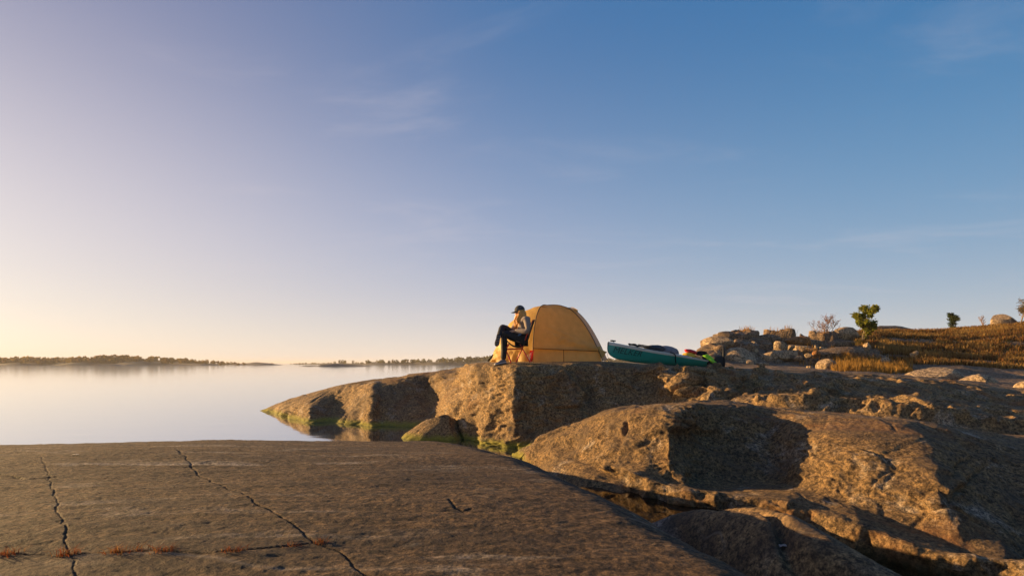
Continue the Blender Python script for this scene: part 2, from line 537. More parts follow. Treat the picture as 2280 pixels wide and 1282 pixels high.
# ------------------------------------------------------------------ bedrock: surface lofted through feature lines
# every line: (column in the photo, depth in m, row in the photo or height in m)
LINES = [
 # 0 gully floor / sea bed
 [(-1300, 10.5, -2.6), (900, 10.3, -2.6), (1060, 9.4, -2.4), (1120, 8.7, -2.1), (1170, 7.8, -1.62), (1230, 7.2, -1.44), (1300, 6.5, -1.36), (1380, 5.9, -1.42), (1430, 5.5, -1.62), (1500, 5.2, -1.75), (1600, 4.8, -1.7), (1660, 4.65, -1.45), (1720, 4.5, -1.45), (1780, 4.3, -1.75), (1900, 3.9, -2.1), (2100, 3.5, -2.1), (2280, 3.2, -2.0), (3600, 2.4, -1.9)],
 # 1 foot of the ledge
 [(-1300, 10.7, -2.6), (900, 10.5, -2.6), (1060, 9.6, -2.3), (1120, 8.9, -1.95), (1170, 8.0, 1030), (1230, 7.4, -1.40), (1300, 6.75, -1.32), (1380, 6.1, -1.36), (1430, 5.65, -1.5), (1500, 5.40, -1.54), (1600, 5.17, -1.54), (1660, 5.05, -1.43), (1720, 4.95, -1.43), (1780, 4.8, -1.65), (1900, 4.4, -1.95), (2100, 4.0, -1.95), (2280, 3.75, -1.9), (3600, 2.9, -1.8)],
 # 2 front edge of the ledge
 [(-1300, 10.9, -2.6), (900, 10.6, -2.6), (1060, 9.7, -2.2), (1120, 9.0, -1.85), (1170, 8.15, 1014), (1230, 7.6, 1006), (1300, 7.0, 1030), (1430, 6.25, 1058), (1500, 6.0, 1080), (1600, 5.75, 1097), (1750, 5.45, 1120), (1900, 4.95, 1162), (1960, 4.75, 1186), (2100, 4.4, 1232), (2280, 4.0, 1268), (3600, 3.3, -1.45)],
 # 3 foot of the near rock face
 [(-1300, 11.0, -2.6), (900, 10.7, -2.6), (1060, 9.8, -2.1), (1120, 9.1, -1.8), (1170, 8.2, 1009), (1230, 7.8, 992), (1300, 7.25, 1000), (1380, 6.75, 1020), (1440, 6.4, 1042), (1490, 6.22, 1066), (1528, 6.05, 1076), (1552, 6.35, 1077), (1620, 6.45, 1078), (1700, 6.45, 1074), (1738, 6.35, 1074), (1765, 6.1, 1082), (1820, 5.75, 1100), (1900, 5.35, 1124), (2000, 4.98, 1164), (2080, 4.72, 1200), (2150, 4.52, 1232), (2235, 4.3, 1256), (2265, 4.36, 1262), (2280, 4.4, 1264), (3600, 3.5, -1.4)],
 # 4 middle of the near rock face
 [(-1300, 11.1, -2.6), (900, 10.8, -2.6), (1060, 9.9, -2.0), (1120, 9.2, -1.75), (1170, 8.3, 1001), (1230, 7.95, 976), (1300, 7.5, 962), (1400, 6.95, 972), (1470, 6.5, 985), (1492, 6.38, 990), (1515, 6.6, 990), (1560, 6.9, 988), (1640, 7.0, 988), (1715, 6.95, 986), (1738, 6.8, 986), (1775, 6.45, 988), (1850, 6.05, 990), (1930, 5.75, 996), (2000, 5.5, 1012), (2090, 5.1, 1046), (2130, 5.05, 1062), (2165, 5.15, 1078), (2280, 5.2, 1110), (3600, 4.2, -1.2)],
 # 5 shoulder of the near rock
 [(-1300, 11.2, -2.6), (900, 10.9, -2.6), (1060, 10.0, -2.0), (1120, 9.3, -1.75), (1170, 8.5, 996), (1230, 8.2, 969), (1290, 7.9, 949), (1350, 7.65, 923), (1430, 7.3, 909), (1495, 7.08, 901), (1545, 7.0, 899), (1572, 7.35, 898), (1620, 7.5, 898), (1700, 7.5, 905), (1740, 7.35, 913), (1790, 7.0, 923), (1880, 6.65, 931), (2000, 6.3, 941), (2080, 6.1, 955), (2120, 6.15, 963), (2280, 6.1, 987), (3600, 5.0, -0.95)],
 # 6 crest of the near rock
 [(-1300, 11.3, -2.6), (900, 11.0, -2.6), (1060, 10.1, -2.0), (1120, 9.4, -1.75), (1170, 8.8, 994), (1230, 8.5, 967), (1290, 8.25, 945), (1350, 8.1, 917), (1430, 8.0, 902), (1500, 7.95, 893), (1600, 8.0, 891), (1720, 7.9, 902), (1800, 7.65, 915), (1880, 7.4, 922), (2000, 7.1, 930), (2100, 6.95, 946), (2280, 6.8, 973), (3600, 6.0, -0.85)],
 # 7 trough behind it
 [(-1300, 11.5, -2.6), (900, 11.2, -2.6), (1060, 10.2, -2.2), (1120, 9.6, -1.95), (1170, 9.2, -1.72), (1230, 9.0, -1.55), (1300, 8.9, -1.25), (1430, 8.8, -0.98), (1500, 8.75, -0.93), (1600, 8.4, -0.84), (1720, 7.95, -0.8), (1850, 7.65, -0.8), (2000, 7.25, -0.84), (2140, 7.1, -0.92), (2280, 6.95, -1.03), (3600, 6.4, -0.95)],
 # 8 foot of the headland (waterline)
 [(-1300, 18.5, -2.8), (480, 18.0, -2.6), (560, 17.0, -1.9), (580, 16.6, 921), (620, 15.9, 926), (650, 14.9, 934), (690, 13.7, 943), (705, 13.7, 943), (740, 13.8, 944), (765, 13.4, 946), (800, 13.3, 947), (828, 12.9, 949), (845, 13.0, 949), (900, 12.8, 952), (950, 12.6, 955), (968, 12.2, 960), (985, 11.6, 968), (1010, 11.1, 976), (1050, 10.45, 985), (1110, 9.85, 996), (1170, 9.5, 1003), (1230, 9.45, 992), (1300, 9.4, 968), (1380, 9.45, 940), (1430, 9.45, 922), (1500, 9.4, 906), (1600, 8.9, 898), (1680, 8.5, 901), (1720, 8.3, 905), (1850, 8.0, 914), (1920, 7.85, 914), (2000, 7.65, 920), (2140, 7.45, 934), (2280, 7.3, 955), (3600, 6.9, -0.85)],
 # 9 middle of the headland face
 [(-1300, 18.8, -2.8), (480, 18.4, -2.6), (560, 17.3, -1.9), (580, 17.0, 918), (620, 16.4, 911), (650, 15.6, 905), (690, 14.4, 903), (705, 14.5, 903), (745, 15.0, 900), (765, 14.7, 898), (800, 14.1, 893), (830, 13.4, 897), (845, 13.7, 895), (900, 14.1, 890), (955, 14.3, 888), (974, 13.7, 892), (988, 11.9, 905), (1020, 11.3, 900), (1060, 10.75, 896), (1110, 10.15, 896), (1145, 9.75, 900), (1165, 9.85, 902), (1250, 9.95, 900), (1370, 10.0, 880), (1470, 10.05, 865), (1492, 9.8, 866), (1530, 9.55, 868), (1560, 9.75, 866), (1590, 9.6, 862), (1625, 9.45, 866), (1650, 9.75, 868), (1720, 9.75, 868), (1755, 9.6, 868), (1795, 9.35, 872), (1840, 9.15, 882), (1875, 9.5, 882), (2000, 9.3, 888), (2140, 9.1, 900), (2280, 9.0, 918), (3600, 8.6, -0.7)],
 # 10 upper front edge
 [(-1300, 19.1, -2.8), (480, 18.8, -2.6), (560, 17.6, -1.9), (580, 17.3, 915), (600, 17.1, 907), (640, 16.8, 895), (700, 15.9, 880), (725, 16.0, 871), (770, 15.9, 860), (830, 14.9, 851), (850, 15.1, 848), (950, 15.1, 834), (1018, 14.8, 825), (1033, 13.4, 820), (1044, 11.6, 816), (1065, 11.0, 814), (1110, 10.5, 813), (1150, 10.2, 813), (1200, 10.3, 812), (1300, 10.4, 811), (1390, 10.4, 815), (1440, 10.5, 817), (1500, 10.2, 820), (1545, 10.1, 823), (1600, 10.5, 826), (1720, 11.0, 832), (1770, 10.9, 836), (1850, 11.1, 840), (2000, 11.1, 849), (2140, 11.0, 862), (2280, 10.9, 880), (3600, 10.4, -0.58)],
 # 11 crest
 [(-1300, 19.4, -2.8), (480, 19.2, -2.6), (560, 17.9, -1.9), (580, 17.6, 917), (640, 17.6, 891), (700, 17.0, 875), (770, 16.7, 856), (850, 16.1, 843), (950, 15.9, 829), (1018, 15.5, 820), (1034, 14.0, 814), (1050, 12.3, 809), (1070, 11.7, 807), (1110, 11.2, 806), (1200, 11.2, 805), (1340, 11.2, 804.5), (1400, 11.5, 808), (1500, 11.6, 814), (1600, 11.9, 820), (1720, 12.5, 826), (1850, 12.6, 833), (2000, 12.6, 842), (2140, 12.5, 854), (2280, 12.4, 871), (3600, 12, -0.55)],
 # 12 back of the headland / flat ground
 [(-1300, 20, -3), (480, 20, -3), (700, 18.8, -2.4), (950, 17.8, -2.0), (1034, 16.5, -1.4), (1070, 14.5, -0.1), (1110, 14.0, 0.02), (1200, 14.5, 0.04), (1350, 15, 0.0), (1500, 15, 815.5), (1600, 15, 818), (1720, 15, 822), (1850, 15, 828), (2000, 15, 838), (2140, 15, 850), (2280, 15, 864), (3600, 15, -0.5)],
 # 13 foot of the hill
 [(-1300, 26, -4), (700, 24, -3.5), (1070, 21, -2.5), (1110, 20, -1.8), (1350, 20, -0.9), (1500, 22, -0.4), (1570, 23.5, 818), (1700, 24, 817), (1850, 24, 823), (2000, 24, 830), (2140, 24, 838), (2280, 24, 846), (3600, 24, -0.4)],
 # 14 lower slope
 [(-1300, 40, -6), (1110, 30, -4), (1350, 30, -3), (1500, 30, -1.6), (1556, 28.5, -0.5), (1572, 28, 790), (1650, 29, 783), (1760, 31, 784), (1850, 31, 783), (1920, 31, 790), (2000, 31, 800), (2140, 31, 805), (2280, 31, 806), (3600, 31, 0.0)],
 # 15 crest of the hill
 [(-1300, 60, -8), (1110, 45, -6), (1500, 42, -4), (1556, 33, -1.0), (1575, 33, 764), (1610, 34, 752), (1700, 36, 750), (1780, 37, 752), (1840, 39, 758), (1880, 42, 748), (1930, 44, 741), (2000, 45, 741), (2100, 46, 739), (2170, 47, 736), (2220, 47, 730), (2280, 47, 724), (2500, 47, 690), (3600, 47, 640)],
 # 16 back of the hill
 [(-1300, 90, -8), (1500, 70, -6), (1560, 60, -4), (2280, 75, -1), (3600, 75, 0)],
]
SEG_ROWS = [12, 20, 30, 108, 108, 40, 32, 40, 104, 104, 46, 34, 50, 45, 56, 10]

def build_bedrock():
    px = np.concatenate([np.linspace(-1300, 400, 50, endpoint=False), np.linspace(400, 2340, 700), np.linspace(2352, 3600, 50)])
    u = (px - 1140) / F
    KY, KZ = [], []
    for ln in LINES:
        xs = [p[0] for p in ln]; Ys = [p[1] for p in ln]
        Zs = [p[2] if abs(p[2]) < 100 else (HOR - p[2]) / F * p[1] for p in ln]
        KY.append(pchip(xs, Ys, px)); KZ.append(pchip(xs, Zs, px))
    # a skirt that carries the rock on down below the slab and the water
    KY.insert(0, KY[0] * 0.74); KZ.insert(0, np.minimum(KZ[0] - 0.5, -2.2))
    KY = np.array(KY); KZ = np.array(KZ)
    # the near ridge stands a little closer to the viewer right of its toe
    blend = np.clip((px - 1230) / 200.0, 0, 1); blend = blend * blend * (3 - 2 * blend)
    for k, f_ in ((3, 0.915), (4, 0.925), (5, 0.945), (6, 0.965), (7, 0.98)):
        g_ = 1 - (1 - f_) * blend
        KY[k] *= g_
        if k > 1: KZ[k] *= g_
    # keep the lines in order of depth
    for k in range(1, len(KY)):
        KY[k] = np.maximum(KY[k], KY[k - 1] + 0.02)
    def slopes(K):
        d = np.diff(K, axis=0); m = np.zeros_like(K)
        s = d[:-1] * d[1:] > 0
        den = np.where(s, d[:-1] + d[1:], 1)
        m[1:-1] = np.where(s, 2 * d[:-1] * d[1:] / den, 0)
        m[0] = d[0]; m[-1] = d[-1]
        return m
    mY, mZ = slopes(KY), slopes(KZ)
    rowsY, rowsZ, seg = [], [], []
    for k, n in enumerate([10] + SEG_ROWS):
        last = k == len(SEG_ROWS)
        for t in np.linspace(0, 1, n, endpoint=last):
            h00, h10, h01, h11 = (1 + 2 * t) * (1 - t) ** 2, t * (1 - t) ** 2, t * t * (3 - 2 * t), t * t * (t - 1)
            rowsY.append(h00 * KY[k] + h10 * mY[k] + h01 * KY[k + 1] + h11 * mY[k + 1])
            rowsZ.append(h00 * KZ[k] + h10 * mZ[k] + h01 * KZ[k + 1] + h11 * mZ[k + 1])
            seg.append(k + t - 1)
    Y = np.array(rowsY); Z = np.array(rowsZ); X = Y * u[None, :]
    G = np.stack([X, Y, Z], 2)
    nr, nc = X.shape
    seg = np.array(seg)
    # unit normals of the loft
    du = np.gradient(G, axis=1); dv = np.gradient(G, axis=0)
    N = np.cross(du, dv); N /= (np.linalg.norm(N, axis=2, keepdims=True) + 1e-9)
    P = G.reshape(-1, 3).astype(np.float32); N = N.reshape(-1, 3).astype(np.float32)
    sg = np.repeat(seg, nc)
    dist = P[:, 1]
    steep = np.clip(1.15 - np.abs(N[:, 2]), 0.12, 1.0)
    # level pitch round the tent and the kayak
    flat = np.where((sg > 10.3) & (sg < 12.6) & (P[:, 0] > -1.6) & (P[:, 0] < 7), 0.12, 1.0)
    far = np.clip((dist - 14) / 12, 0, 1)
    warp = 0.25 * np.stack([fbm(P * 0.9, 2, off=3.0), fbm(P * 0.9, 2, off=53.0), fbm(P * 0.9, 2, off=103.0)], 1)
    Q = P + warp
    d = 0.13 * fbm(Q * np.array([0.8, 0.8, 0.9]), 3) * (0.5 + 0.5 * steep)
    d += 0.12 * (fbm(Q * np.array([1.7, 1.7, 1.3]), 4, 0.55, off=11.0, ridged=True) - 0.1) * steep
    d -= 0.034 * fbm(Q * 3.0, 4, 0.6, off=23.0, ridged=True) * steep
    d += 0.016 * fbm(P * 11.0, 4, 0.65, off=37.0) * (0.25 + 0.75 * steep)
    # joints: sharp-edged blocks stepping in and out, with open seams between
    msk = (sg > 0) & (sg < 12) & (dist < 19) & (P[:, 2] > -2.3)
    k = np.where(msk)[0]
    pk = Q[k]
    rot = np.stack([0.86 * pk[:, 0] + 0.42 * pk[:, 1] + 0.25 * pk[:, 2], -0.45 * pk[:, 0] + 0.85 * pk[:, 1] - 0.2 * pk[:, 2], -0.25 * pk[:, 0] + 0.1 * pk[:, 1] + 0.95 * pk[:, 2]], 1)
    f1, f2, idv = worley(rot * np.array([0.95, 0.8, 1.7]))
    where = np.clip(fbm(pk * 0.55, 2, off=201.0) * 2.2 + 0.55, 0, 1)
    e = np.clip((f2 - f1) / 0.10, 0, 1)
    blk1 = (idv - 0.5) * 0.22 * e - 0.055 * np.exp(-((f2 - f1) / 0.035) ** 2)
    g1, g2, idw = worley(rot * np.array([2.6, 2.3, 4.2]) + 31.7)
    e2 = np.clip((g2 - g1) / 0.14, 0, 1)
    blk2 = (idw - 0.5) * 0.06 * e2 - 0.018 * np.exp(-((g2 - g1) / 0.06) ** 2)
    where2 = np.clip(fbm(pk * 0.9, 2, off=251.0) * 2.5 + 0.15, 0, 1)
    d[k] += (blk1 * where + blk2 * where2) * np.clip(steep[k] * 1.7, 0.25, 1.1)
    # the outcrop on the hill is broken into big blocks
    pxv = P[:, 0] / P[:, 1] * F + 1140
    k = np.where((sg > 13.3) & (sg < 15.4) & (pxv > 1540) & (pxv < 1990))[0]
    pk = P[k] + 0.3 * warp[k]
    f1, f2, idv = worley(pk * np.array([0.62, 0.40, 1.0]) + 7.3)
    fade = np.clip((1985 - pxv[k]) / 70, 0, 1) * np.clip((sg[k] - 13.3) / 0.3, 0, 1)
    hb = ((idv - 0.5) * 1.1 * np.clip((f2 - f1) / 0.10, 0, 1) - 0.25 * np.exp(-((f2 - f1) / 0.05) ** 2)) * fade
    g1, g2, idw = worley(pk * np.array([1.5, 1.1, 2.2]) + 3.1)
    d[k] += hb + (idw - 0.5) * 0.35 * np.clip((g2 - g1) / 0.14, 0, 1) * fade
    # stepped joints on the faces
    st = fbm(Q * np.array([1.1, 1.1, 2.6]), 3, off=71.0) * 3.0
    d += 0.05 * (np.abs(st - np.round(st)) - 0.25) * steep * 2
    d += far * 0.22 * fbm(P * 0.22, 4, 0.55, off=41.0)
    # broken, blocky ground on the right of the headland
    blk = (sg > 7.3) & (sg < 10.8) & (P[:, 0] > 2.6)
    bw = np.where(blk, np.clip((P[:, 0] - 2.6) / 0.8, 0, 1) * np.clip((sg - 7.3) / 0.5, 0, 1) * np.clip((10.8 - sg) / 0.6, 0, 1) * np.clip(1.6 - 0.16 * P[:, 0], 0.35, 1), 0)
    cell = fbm(Q * np.array([1.3, 1.3, 1.6]), 3, 0.55, off=131.0) * 4.0
    d += bw * 0.17 * (np.floor(cell) + np.clip((cell - np.floor(cell)) * 5, 0, 1)) * 0.6
    d += bw * 0.05 * fbm(Q * 3.1, 3, 0.6, off=151.0, ridged=True)
    # sheeting: long thin ledges dipping to the right, and a rough seam along the trough
    sw = np.clip((P[:, 0] - 3.2) / 1.2, 0, 1) * np.clip((sg - 7.4) / 0.4, 0, 1) * np.clip((11.2 - sg) / 0.5, 0, 1)
    ph = (P[:, 2] + 0.13 * P[:, 0] + 0.12 * P[:, 1] + 0.35 * warp[:, 0] + 0.2 * warp[:, 1]) * 4.2
    sa = ph - np.floor(ph)
    d += sw * 0.11 * (sa * np.clip((1 - sa) * 9, 0, 1) - 0.4) * np.clip(0.6 + 1.6 * fbm(P * 0.5, 2, off=303.0), 0.1, 1.2)
    seam = np.exp(-((sg - 7.75) / 0.35) ** 2) * np.clip((P[:, 0] - 4.6) / 0.8, 0, 1)
    d += seam * (0.06 + 0.10 * fbm(P * np.array([3.2, 3.2, 4.0]), 4, 0.65, off=333.0, ridged=True))
    d *= flat
    P = P + N * d[:, None]
    Pg = P.reshape(nr, nc, 3)
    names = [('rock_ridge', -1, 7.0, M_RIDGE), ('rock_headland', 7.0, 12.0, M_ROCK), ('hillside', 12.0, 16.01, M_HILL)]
    for nm, a, b_, mat in names:
        r = np.where((seg >= a - 1e-6) & (seg <= b_ + 1e-6))[0]
        sub = Pg[r[0]:r[-1] + 1]
        n0, c0 = sub.shape[:2]
        idx = np.arange(n0 * c0).reshape(n0, c0)
        f = np.stack([idx[:-1, :-1].ravel(), idx[:-1, 1:].ravel(), idx[1:, 1:].ravel(), idx[1:, :-1].ravel()], 1)
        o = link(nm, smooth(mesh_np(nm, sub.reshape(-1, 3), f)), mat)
        o['kind'] = 'structure'
    return Pg, seg

BED, BED_SEG = build_bedrock()
_bx, _by, _bz = BED[..., 0].ravel(), BED[..., 1].ravel(), BED[..., 2].ravel()
def ground(x, y):
    k = np.argmin((_bx - x) ** 2 + (_by - y) ** 2)
    return float(_bz[k])
def slab_ground(x, y):
    k = np.argmin((SLAB_P[:, 0] - x) ** 2 + (SLAB_P[:, 1] - y) ** 2)
    return float(SLAB_P[k, 2])

# ------------------------------------------------------------------ water
def build_water():
    b = NT('sea_water')
    tc = b.n('ShaderNodeTexCoord').outputs['Object']
    p = b.n('ShaderNodeBsdfPrincipled', Roughness=0.07, IOR=1.36)
    p.inputs['Base Color'].default_value = (0.03, 0.034, 0.036, 1)
    mpn = b.n('ShaderNodeMapping'); mpn.inputs['Scale'].default_value = (0.5, 1.3, 1)
    b.l(tc, mpn.inputs['Vector'])
    bp = b.n('ShaderNodeBump', Strength=0.06, Distance=0.05)
    b.l(b.noise(mpn.outputs[0], 1.6, 4, 0.5), bp.inputs['Height'])
    b.l(bp.outputs[0], p.inputs['Normal'])
    gl = b.n('ShaderNodeBsdfGlossy', Roughness=0.05); gl.inputs['Color'].default_value = (0.95, 0.96, 1.0, 1)
    b.l(bp.outputs[0], gl.inputs['Normal'])
    mx = b.n('ShaderNodeMixShader'); mx.inputs[0].default_value = 0.6
    b.l(p.outputs[0], mx.inputs[1]); b.l(gl.outputs[0], mx.inputs[2])
    b.l(mx.outputs[0], b.out.inputs['Surface'])
    z = WATER_Z
    v = [(-4000, -60, z), (0.95, -60, z), (0.95, 6.6, z), (1.3, 8.0, z), (3.0, 9.0, z), (4000, 9.0, z), (4000, 4500, z), (-4000, 4500, z)]
    me = mesh_np('water', v, [list(range(len(v)))])
    o = link('water', me, b.m); o['kind'] = 'structure'
    # rain pool held in the gully
    b = NT('pool_water')
    p = b.n('ShaderNodeBsdfPrincipled', Roughness=0.03, IOR=1.333)
    p.inputs['Base Color'].default_value = (0.02, 0.009, 0.004, 1)
    b.l(p.outputs[0], b.out.inputs['Surface'])
    v = [(0.6, 3.6, -1.47), (1.75, 3.6, -1.47), (2.35, 4.6, -1.47), (2.35, 5.3, -1.47), (1.3, 6.1, -1.47), (0.8, 6.1, -1.47)]
    o = link('pool', mesh_np('pool', v, [list(range(len(v)))]), b.m); o['kind'] = 'structure'
build_water()
# ------------------------------------------------------------------ tent
def fabric(name, col, transl=0.45, rough=0.5):
    b = NT(name)
    tc = b.n('ShaderNodeTexCoord').outputs['Object']
    f = b.noise(tc, 6.0, 4)
    c = b.mix(b.ramp(f, 0.3, 0.7), tuple(x * 0.9 for x in col), tuple(min(1, x * 1.08) for x in col))
    p = b.n('ShaderNodeBsdfPrincipled', Roughness=rough); p.inputs['Specular IOR Level'].default_value = 0.35
    b.l(c, p.inputs['Base Color'])
    bp = b.n('ShaderNodeBump', Strength=0.5, Distance=0.03)
    b.l(b.noise(tc, 7.0, 4, 0.5, 0.8), bp.inputs['Height'])
    b.l(bp.outputs[0], p.inputs['Normal'])
    t = b.n('ShaderNodeBsdfTranslucent'); b.l(c, t.inputs['Color'])
    m = b.n('ShaderNodeMixShader'); m.inputs[0].default_value = transl
    b.l(p.outputs[0], m.inputs[1]); b.l(t.outputs[0], m.inputs[2]); b.l(m.outputs[0], b.out.inputs['Surface'])
    return b.m

M_FLY = fabric('ochre_nylon', (0.66, 0.42, 0.115))
M_INNER = fabric('inner_nylon', (0.68, 0.45, 0.135))
M_PALE = fabric('pale_nylon', (0.55, 0.45, 0.26))
M_DARKTAPE = simple('dark_tape', (0.05, 0.035, 0.02), 0.7)
M_RED = simple('red_anodised', (0.55, 0.035, 0.02), 0.35, spec=0.6)
M_REDWEB = simple('red_webbing', (0.62, 0.06, 0.025), 0.7)
M_GUY = simple('pale_cord', (0.6, 0.55, 0.45), 0.8)

def build_tent():
    N = W(1187, 800, 10.95); A = W(1218, 680, 11.6); Fa = W(1247, 800, 12.3)
    B = W(1265, 686, 11.65); Rn = W(1341, 798, 11.15); Rf = W(1352, 799, 12.4)
    for p in (N, Fa, Rn, Rf):
        p.z = max(ground(p.x, p.y), 0.02) + 0.01
    C = (N + Fa) / 2
    def hoop(t, near=True):
        """t 0 foot .. 1 apex"""
        th = t * math.pi / 2
        foot = N if near else Fa
        return C + (foot - C) * (math.cos(th) ** 0.75) + (A - C) * (math.sin(th) ** 0.9)
    def rear(t, near=True):
        foot = Rn if near else Rf
        ctrl = W(1306, 712, 11.5) if near else W(1305, 694, 12.1)
        s = 1 - t
        return B * (1 - s) ** 2 + ctrl * 2 * s * (1 - s) + foot * s * s
    t = thing('tent', 'ochre yellow dome tent pitched on top of the headland rock', 'tent', C)
    nv, nu = 34, 44
    def side(near):
        rows = []
        for i in range(nv):
            v = 0.12 + 0.88 * i / (nv - 1)
            L = hoop(v, near); R = rear(v, near)
            # bottom hem runs level
            if i == 0: pass
            row = []
            for k in range(nu):
                u = k / (nu - 1)
                p = L.lerp(R, u)
                sag = 0.075 * math.sin(math.pi * u) * math.sin(math.pi * min(1, v * 0.95))
                d = Vector((0, 1 if near else -1, 0))
                p = p + d * sag * 0.6 + Vector((0, 0, 0.035 * math.sin(math.pi * u) * max(0, (v - 0.8) / 0.2)))
                if near:
                    # tension folds running down to the rear corner
                    for (v0, v1, amp, wd) in ((0.33, 0.15, 0.10, 0.016), (0.27, 0.135, 0.08, 0.014), (0.42, 0.18, 0.06, 0.02)):
                        line = v0 + (v1 - v0) * (u - 0.15) / 0.85
                        e = math.exp(-((v - line) / wd) ** 2) * max(0, min(1, (u - 0.12) * 3)) * (1 - 0.5 * u)
                        p = p + Vector((0, -1, 0.2)) * amp * e
                row.append(p)
            rows.append(row)
        bm = bmesh.new(); grid_surface(bm, rows); return bm
    link('side_panel', bm_mesh('side_panel', side(True)), M_FLY, t)
    link('side_panel', bm_mesh('side_panel', side(False)), M_FLY, t)
    # door panel (front porch) from the hoop down to the front pegs
    rows = []
    G0 = W(1091, 803, 11.55); G1 = W(1096, 803, 11.95)
    G0.z = ground(G0.x, G0.y) + 0.01; G1.z = ground(G1.x, G1.y) + 0.01
    nh = 40
    for i in range(nh):
        q = i / (nh - 1)                     # 0 near foot .. 1 far foot
        h = hoop(q * 2, True) if q <= 0.5 else hoop((1 - q) * 2, False)
        g = G0.lerp(G1, q)
        hz = h.z
        ctrl = Vector((g.x + (h.x - g.x) * 0.28, g.y + (h.y - g.y) * 0.5, g.z + (hz - g.z) * 0.93))
        row = []
        for k in range(34):
            s = k / 33
            p = h * (1 - s) ** 2 + ctrl * 2 * s * (1 - s) + g * s * s
            if q < 0.5:
                # slack cloth gathers near the ground
                low = max(0, 1 - (p.z - 0.05) / 0.42)
                p = p + Vector((-0.3, -1, 0)) * 0.030 * low * math.sin(p.z * 46 + 5 * math.sin(p.x * 7) + p.x * 4)
                p = p + Vector((-1, 0, 0.2)) * 0.008 * math.sin(p.z * 17 + p.x * 23)
            row.append(p)
        rows.append(row)
    bm = bmesh.new(); grid_surface(bm, rows)
    link('door_panel', bm_mesh('door_panel', bm), M_FLY, t)
    # inner tent wall that shows under the hem
    rows = []
    for zf in (0.0, 0.25, 0.5, 0.75, 1.0, 1.3):
        row = []
        for k in range(30):
            u = k / 29
            p = hoop(0.02, True).lerp(rear(0.02, True), u)
            p.y += 0.07
            g = ground(p.x, p.y)
            p.z = g - 0.01 + 0.26 * zf; p.y += 0.05 * zf + 0.012 * math.sin(u * 31) * (1 - zf * 0.5)
            row.append(p)
        rows.append(row)
    bm = bmesh.new(); grid_surface(bm, rows)
    inner = link('inner_wall', bm_mesh('inner_wall', bm), M_INNER, t)
    bm = bmesh.new(); p = rows[0][13]; q = rows[5][13]
    tube(bm, [p + Vector((0, -0.012, 0)), q + Vector((0, -0.012, 0))], 0.006, 6)
    link('seam', bm_mesh('seam', bm), M_DARKTAPE, inner)
    # rear end panel and its pale vent
    rows = []
    for i in range(20):
        v = i / 19
        a, b_ = rear(v, True), rear(v, False)
        rows.append([a.lerp(b_, k / 9) + Vector((0.05, 0, 0.02)) * math.sin(math.pi * k / 9) for k in range(10)])
    bm = bmesh.new(); grid_surface(bm, rows)
    link('rear_panel', bm_mesh('rear_panel', bm), M_PALE, t)
    rows = []
    for i in range(10):
        v = 0.80 + 0.2 * i / 9
        a, b_ = rear(v, True), rear(v, False)
        o_ = Vector((0.055, 0, 0.035))
        rows.append([a.lerp(b_, k / 5) + o_ for k in range(6)])
    bm = bmesh.new(); grid_surface(bm, rows)
    link('vent_hood', bm_mesh('vent_hood', bm), M_FLY, t)
    # poles and taped seams
    def piece(name, pts, r, mat, parent=t):
        bm = bmesh.new(); tube(bm, pts, r, 7)
        return link(name, bm_mesh(name, bm), mat, parent)
    off = Vector((-0.006, -0.012, 0.006))
    piece('pole', [hoop(0.01 + 0.99 * i / 30, True) + off for i in range(31)] + [hoop(1 - 0.99 * i / 30, False) + Vector((0, 0.01, 0.006)) for i in range(1, 31)], 0.010, M_DARKTAPE)
    piece('pole', [rear(i / 24, False) + Vector((0.012, 0, 0.008)) for i in range(25)], 0.012, M_DARKTAPE)
    piece('pole', [rear(i / 24, True) + Vector((0.008, -0.01, 0.004)) for i in range(25)], 0.008, M_DARKTAPE)
    piece('ridge_seam', [A.lerp(B, i / 8) + Vector((0, -0.004, 0.008 + 0.035 * math.sin(math.pi * i / 8))) for i in range(9)], 0.007, M_DARKTAPE)
    sL, sR = hoop(0.80, True), rear(0.97, True)
    piece('panel_seam', [sL.lerp(sR, i / 12) + Vector((0, -0.012 + 0.045 * math.sin(math.pi * i / 12), -0.01 * math.sin(math.pi * i / 12))) for i in range(13)], 0.005, M_DARKTAPE)
    hem = []
    for k in range(20):
        u = k / 19
        p = hoop(0.12, True).lerp(rear(0.12, True), u) + Vector((0, -0.004 + 0.075 * 0.36 * 0.6 * math.sin(math.pi * u), 0))
        hem.append(p)
    piece('hem', hem, 0.006, M_DARKTAPE)
    # rear corner flap drawn out to a peg
    bm = bmesh.new()
    c0 = rear(0.16, True); tip = W(1351, 783, 11.2); c1 = rear(0.02, True)
    rows = [[c0.lerp(tip, k / 6) for k in range(7)], [c0.lerp(c1, 0.5).lerp(tip, k / 6) + Vector((0.0, -0.01, -0.01)) for k in range(7)], [c1.lerp(tip, k / 6 * 0.9) for k in range(7)]]
    grid_surface(bm, rows)
    link('corner_flap', bm_mesh('corner_flap', bm), M_FLY, t)
    piece('guy_line', [tip, Vector((tip.x + 0.05, tip.y, ground(tip.x + 0.05, tip.y)))], 0.004, M_GUY)
    # red tension webbing at the feet
    def webbing(p, q, w0, w1):
        bm = bmesh.new()
        d = (q - p); side_ = Vector((1, 0, 0.1)).normalized()
        vs = [bm.verts.new(p - side_ * w0), bm.verts.new(p + side_ * w0), bm.verts.new(q + side_ * w1), bm.verts.new(q - side_ * w1)]
        bm.faces.new(vs)
        bmesh.ops.solidify(bm, geom=bm.faces[:], thickness=0.006)
        return link('peg_strap', bm_mesh('peg_strap', bm, False), M_REDWEB, t)
    webbing(hoop(0.10, True) + Vector((-0.03, -0.03, 0)), N + Vector((-0.05, -0.03, 0.0)), 0.045, 0.03)
    webbing(W(1098, 789, 11.5), W(1087, 804, 11.5), 0.018, 0.022)
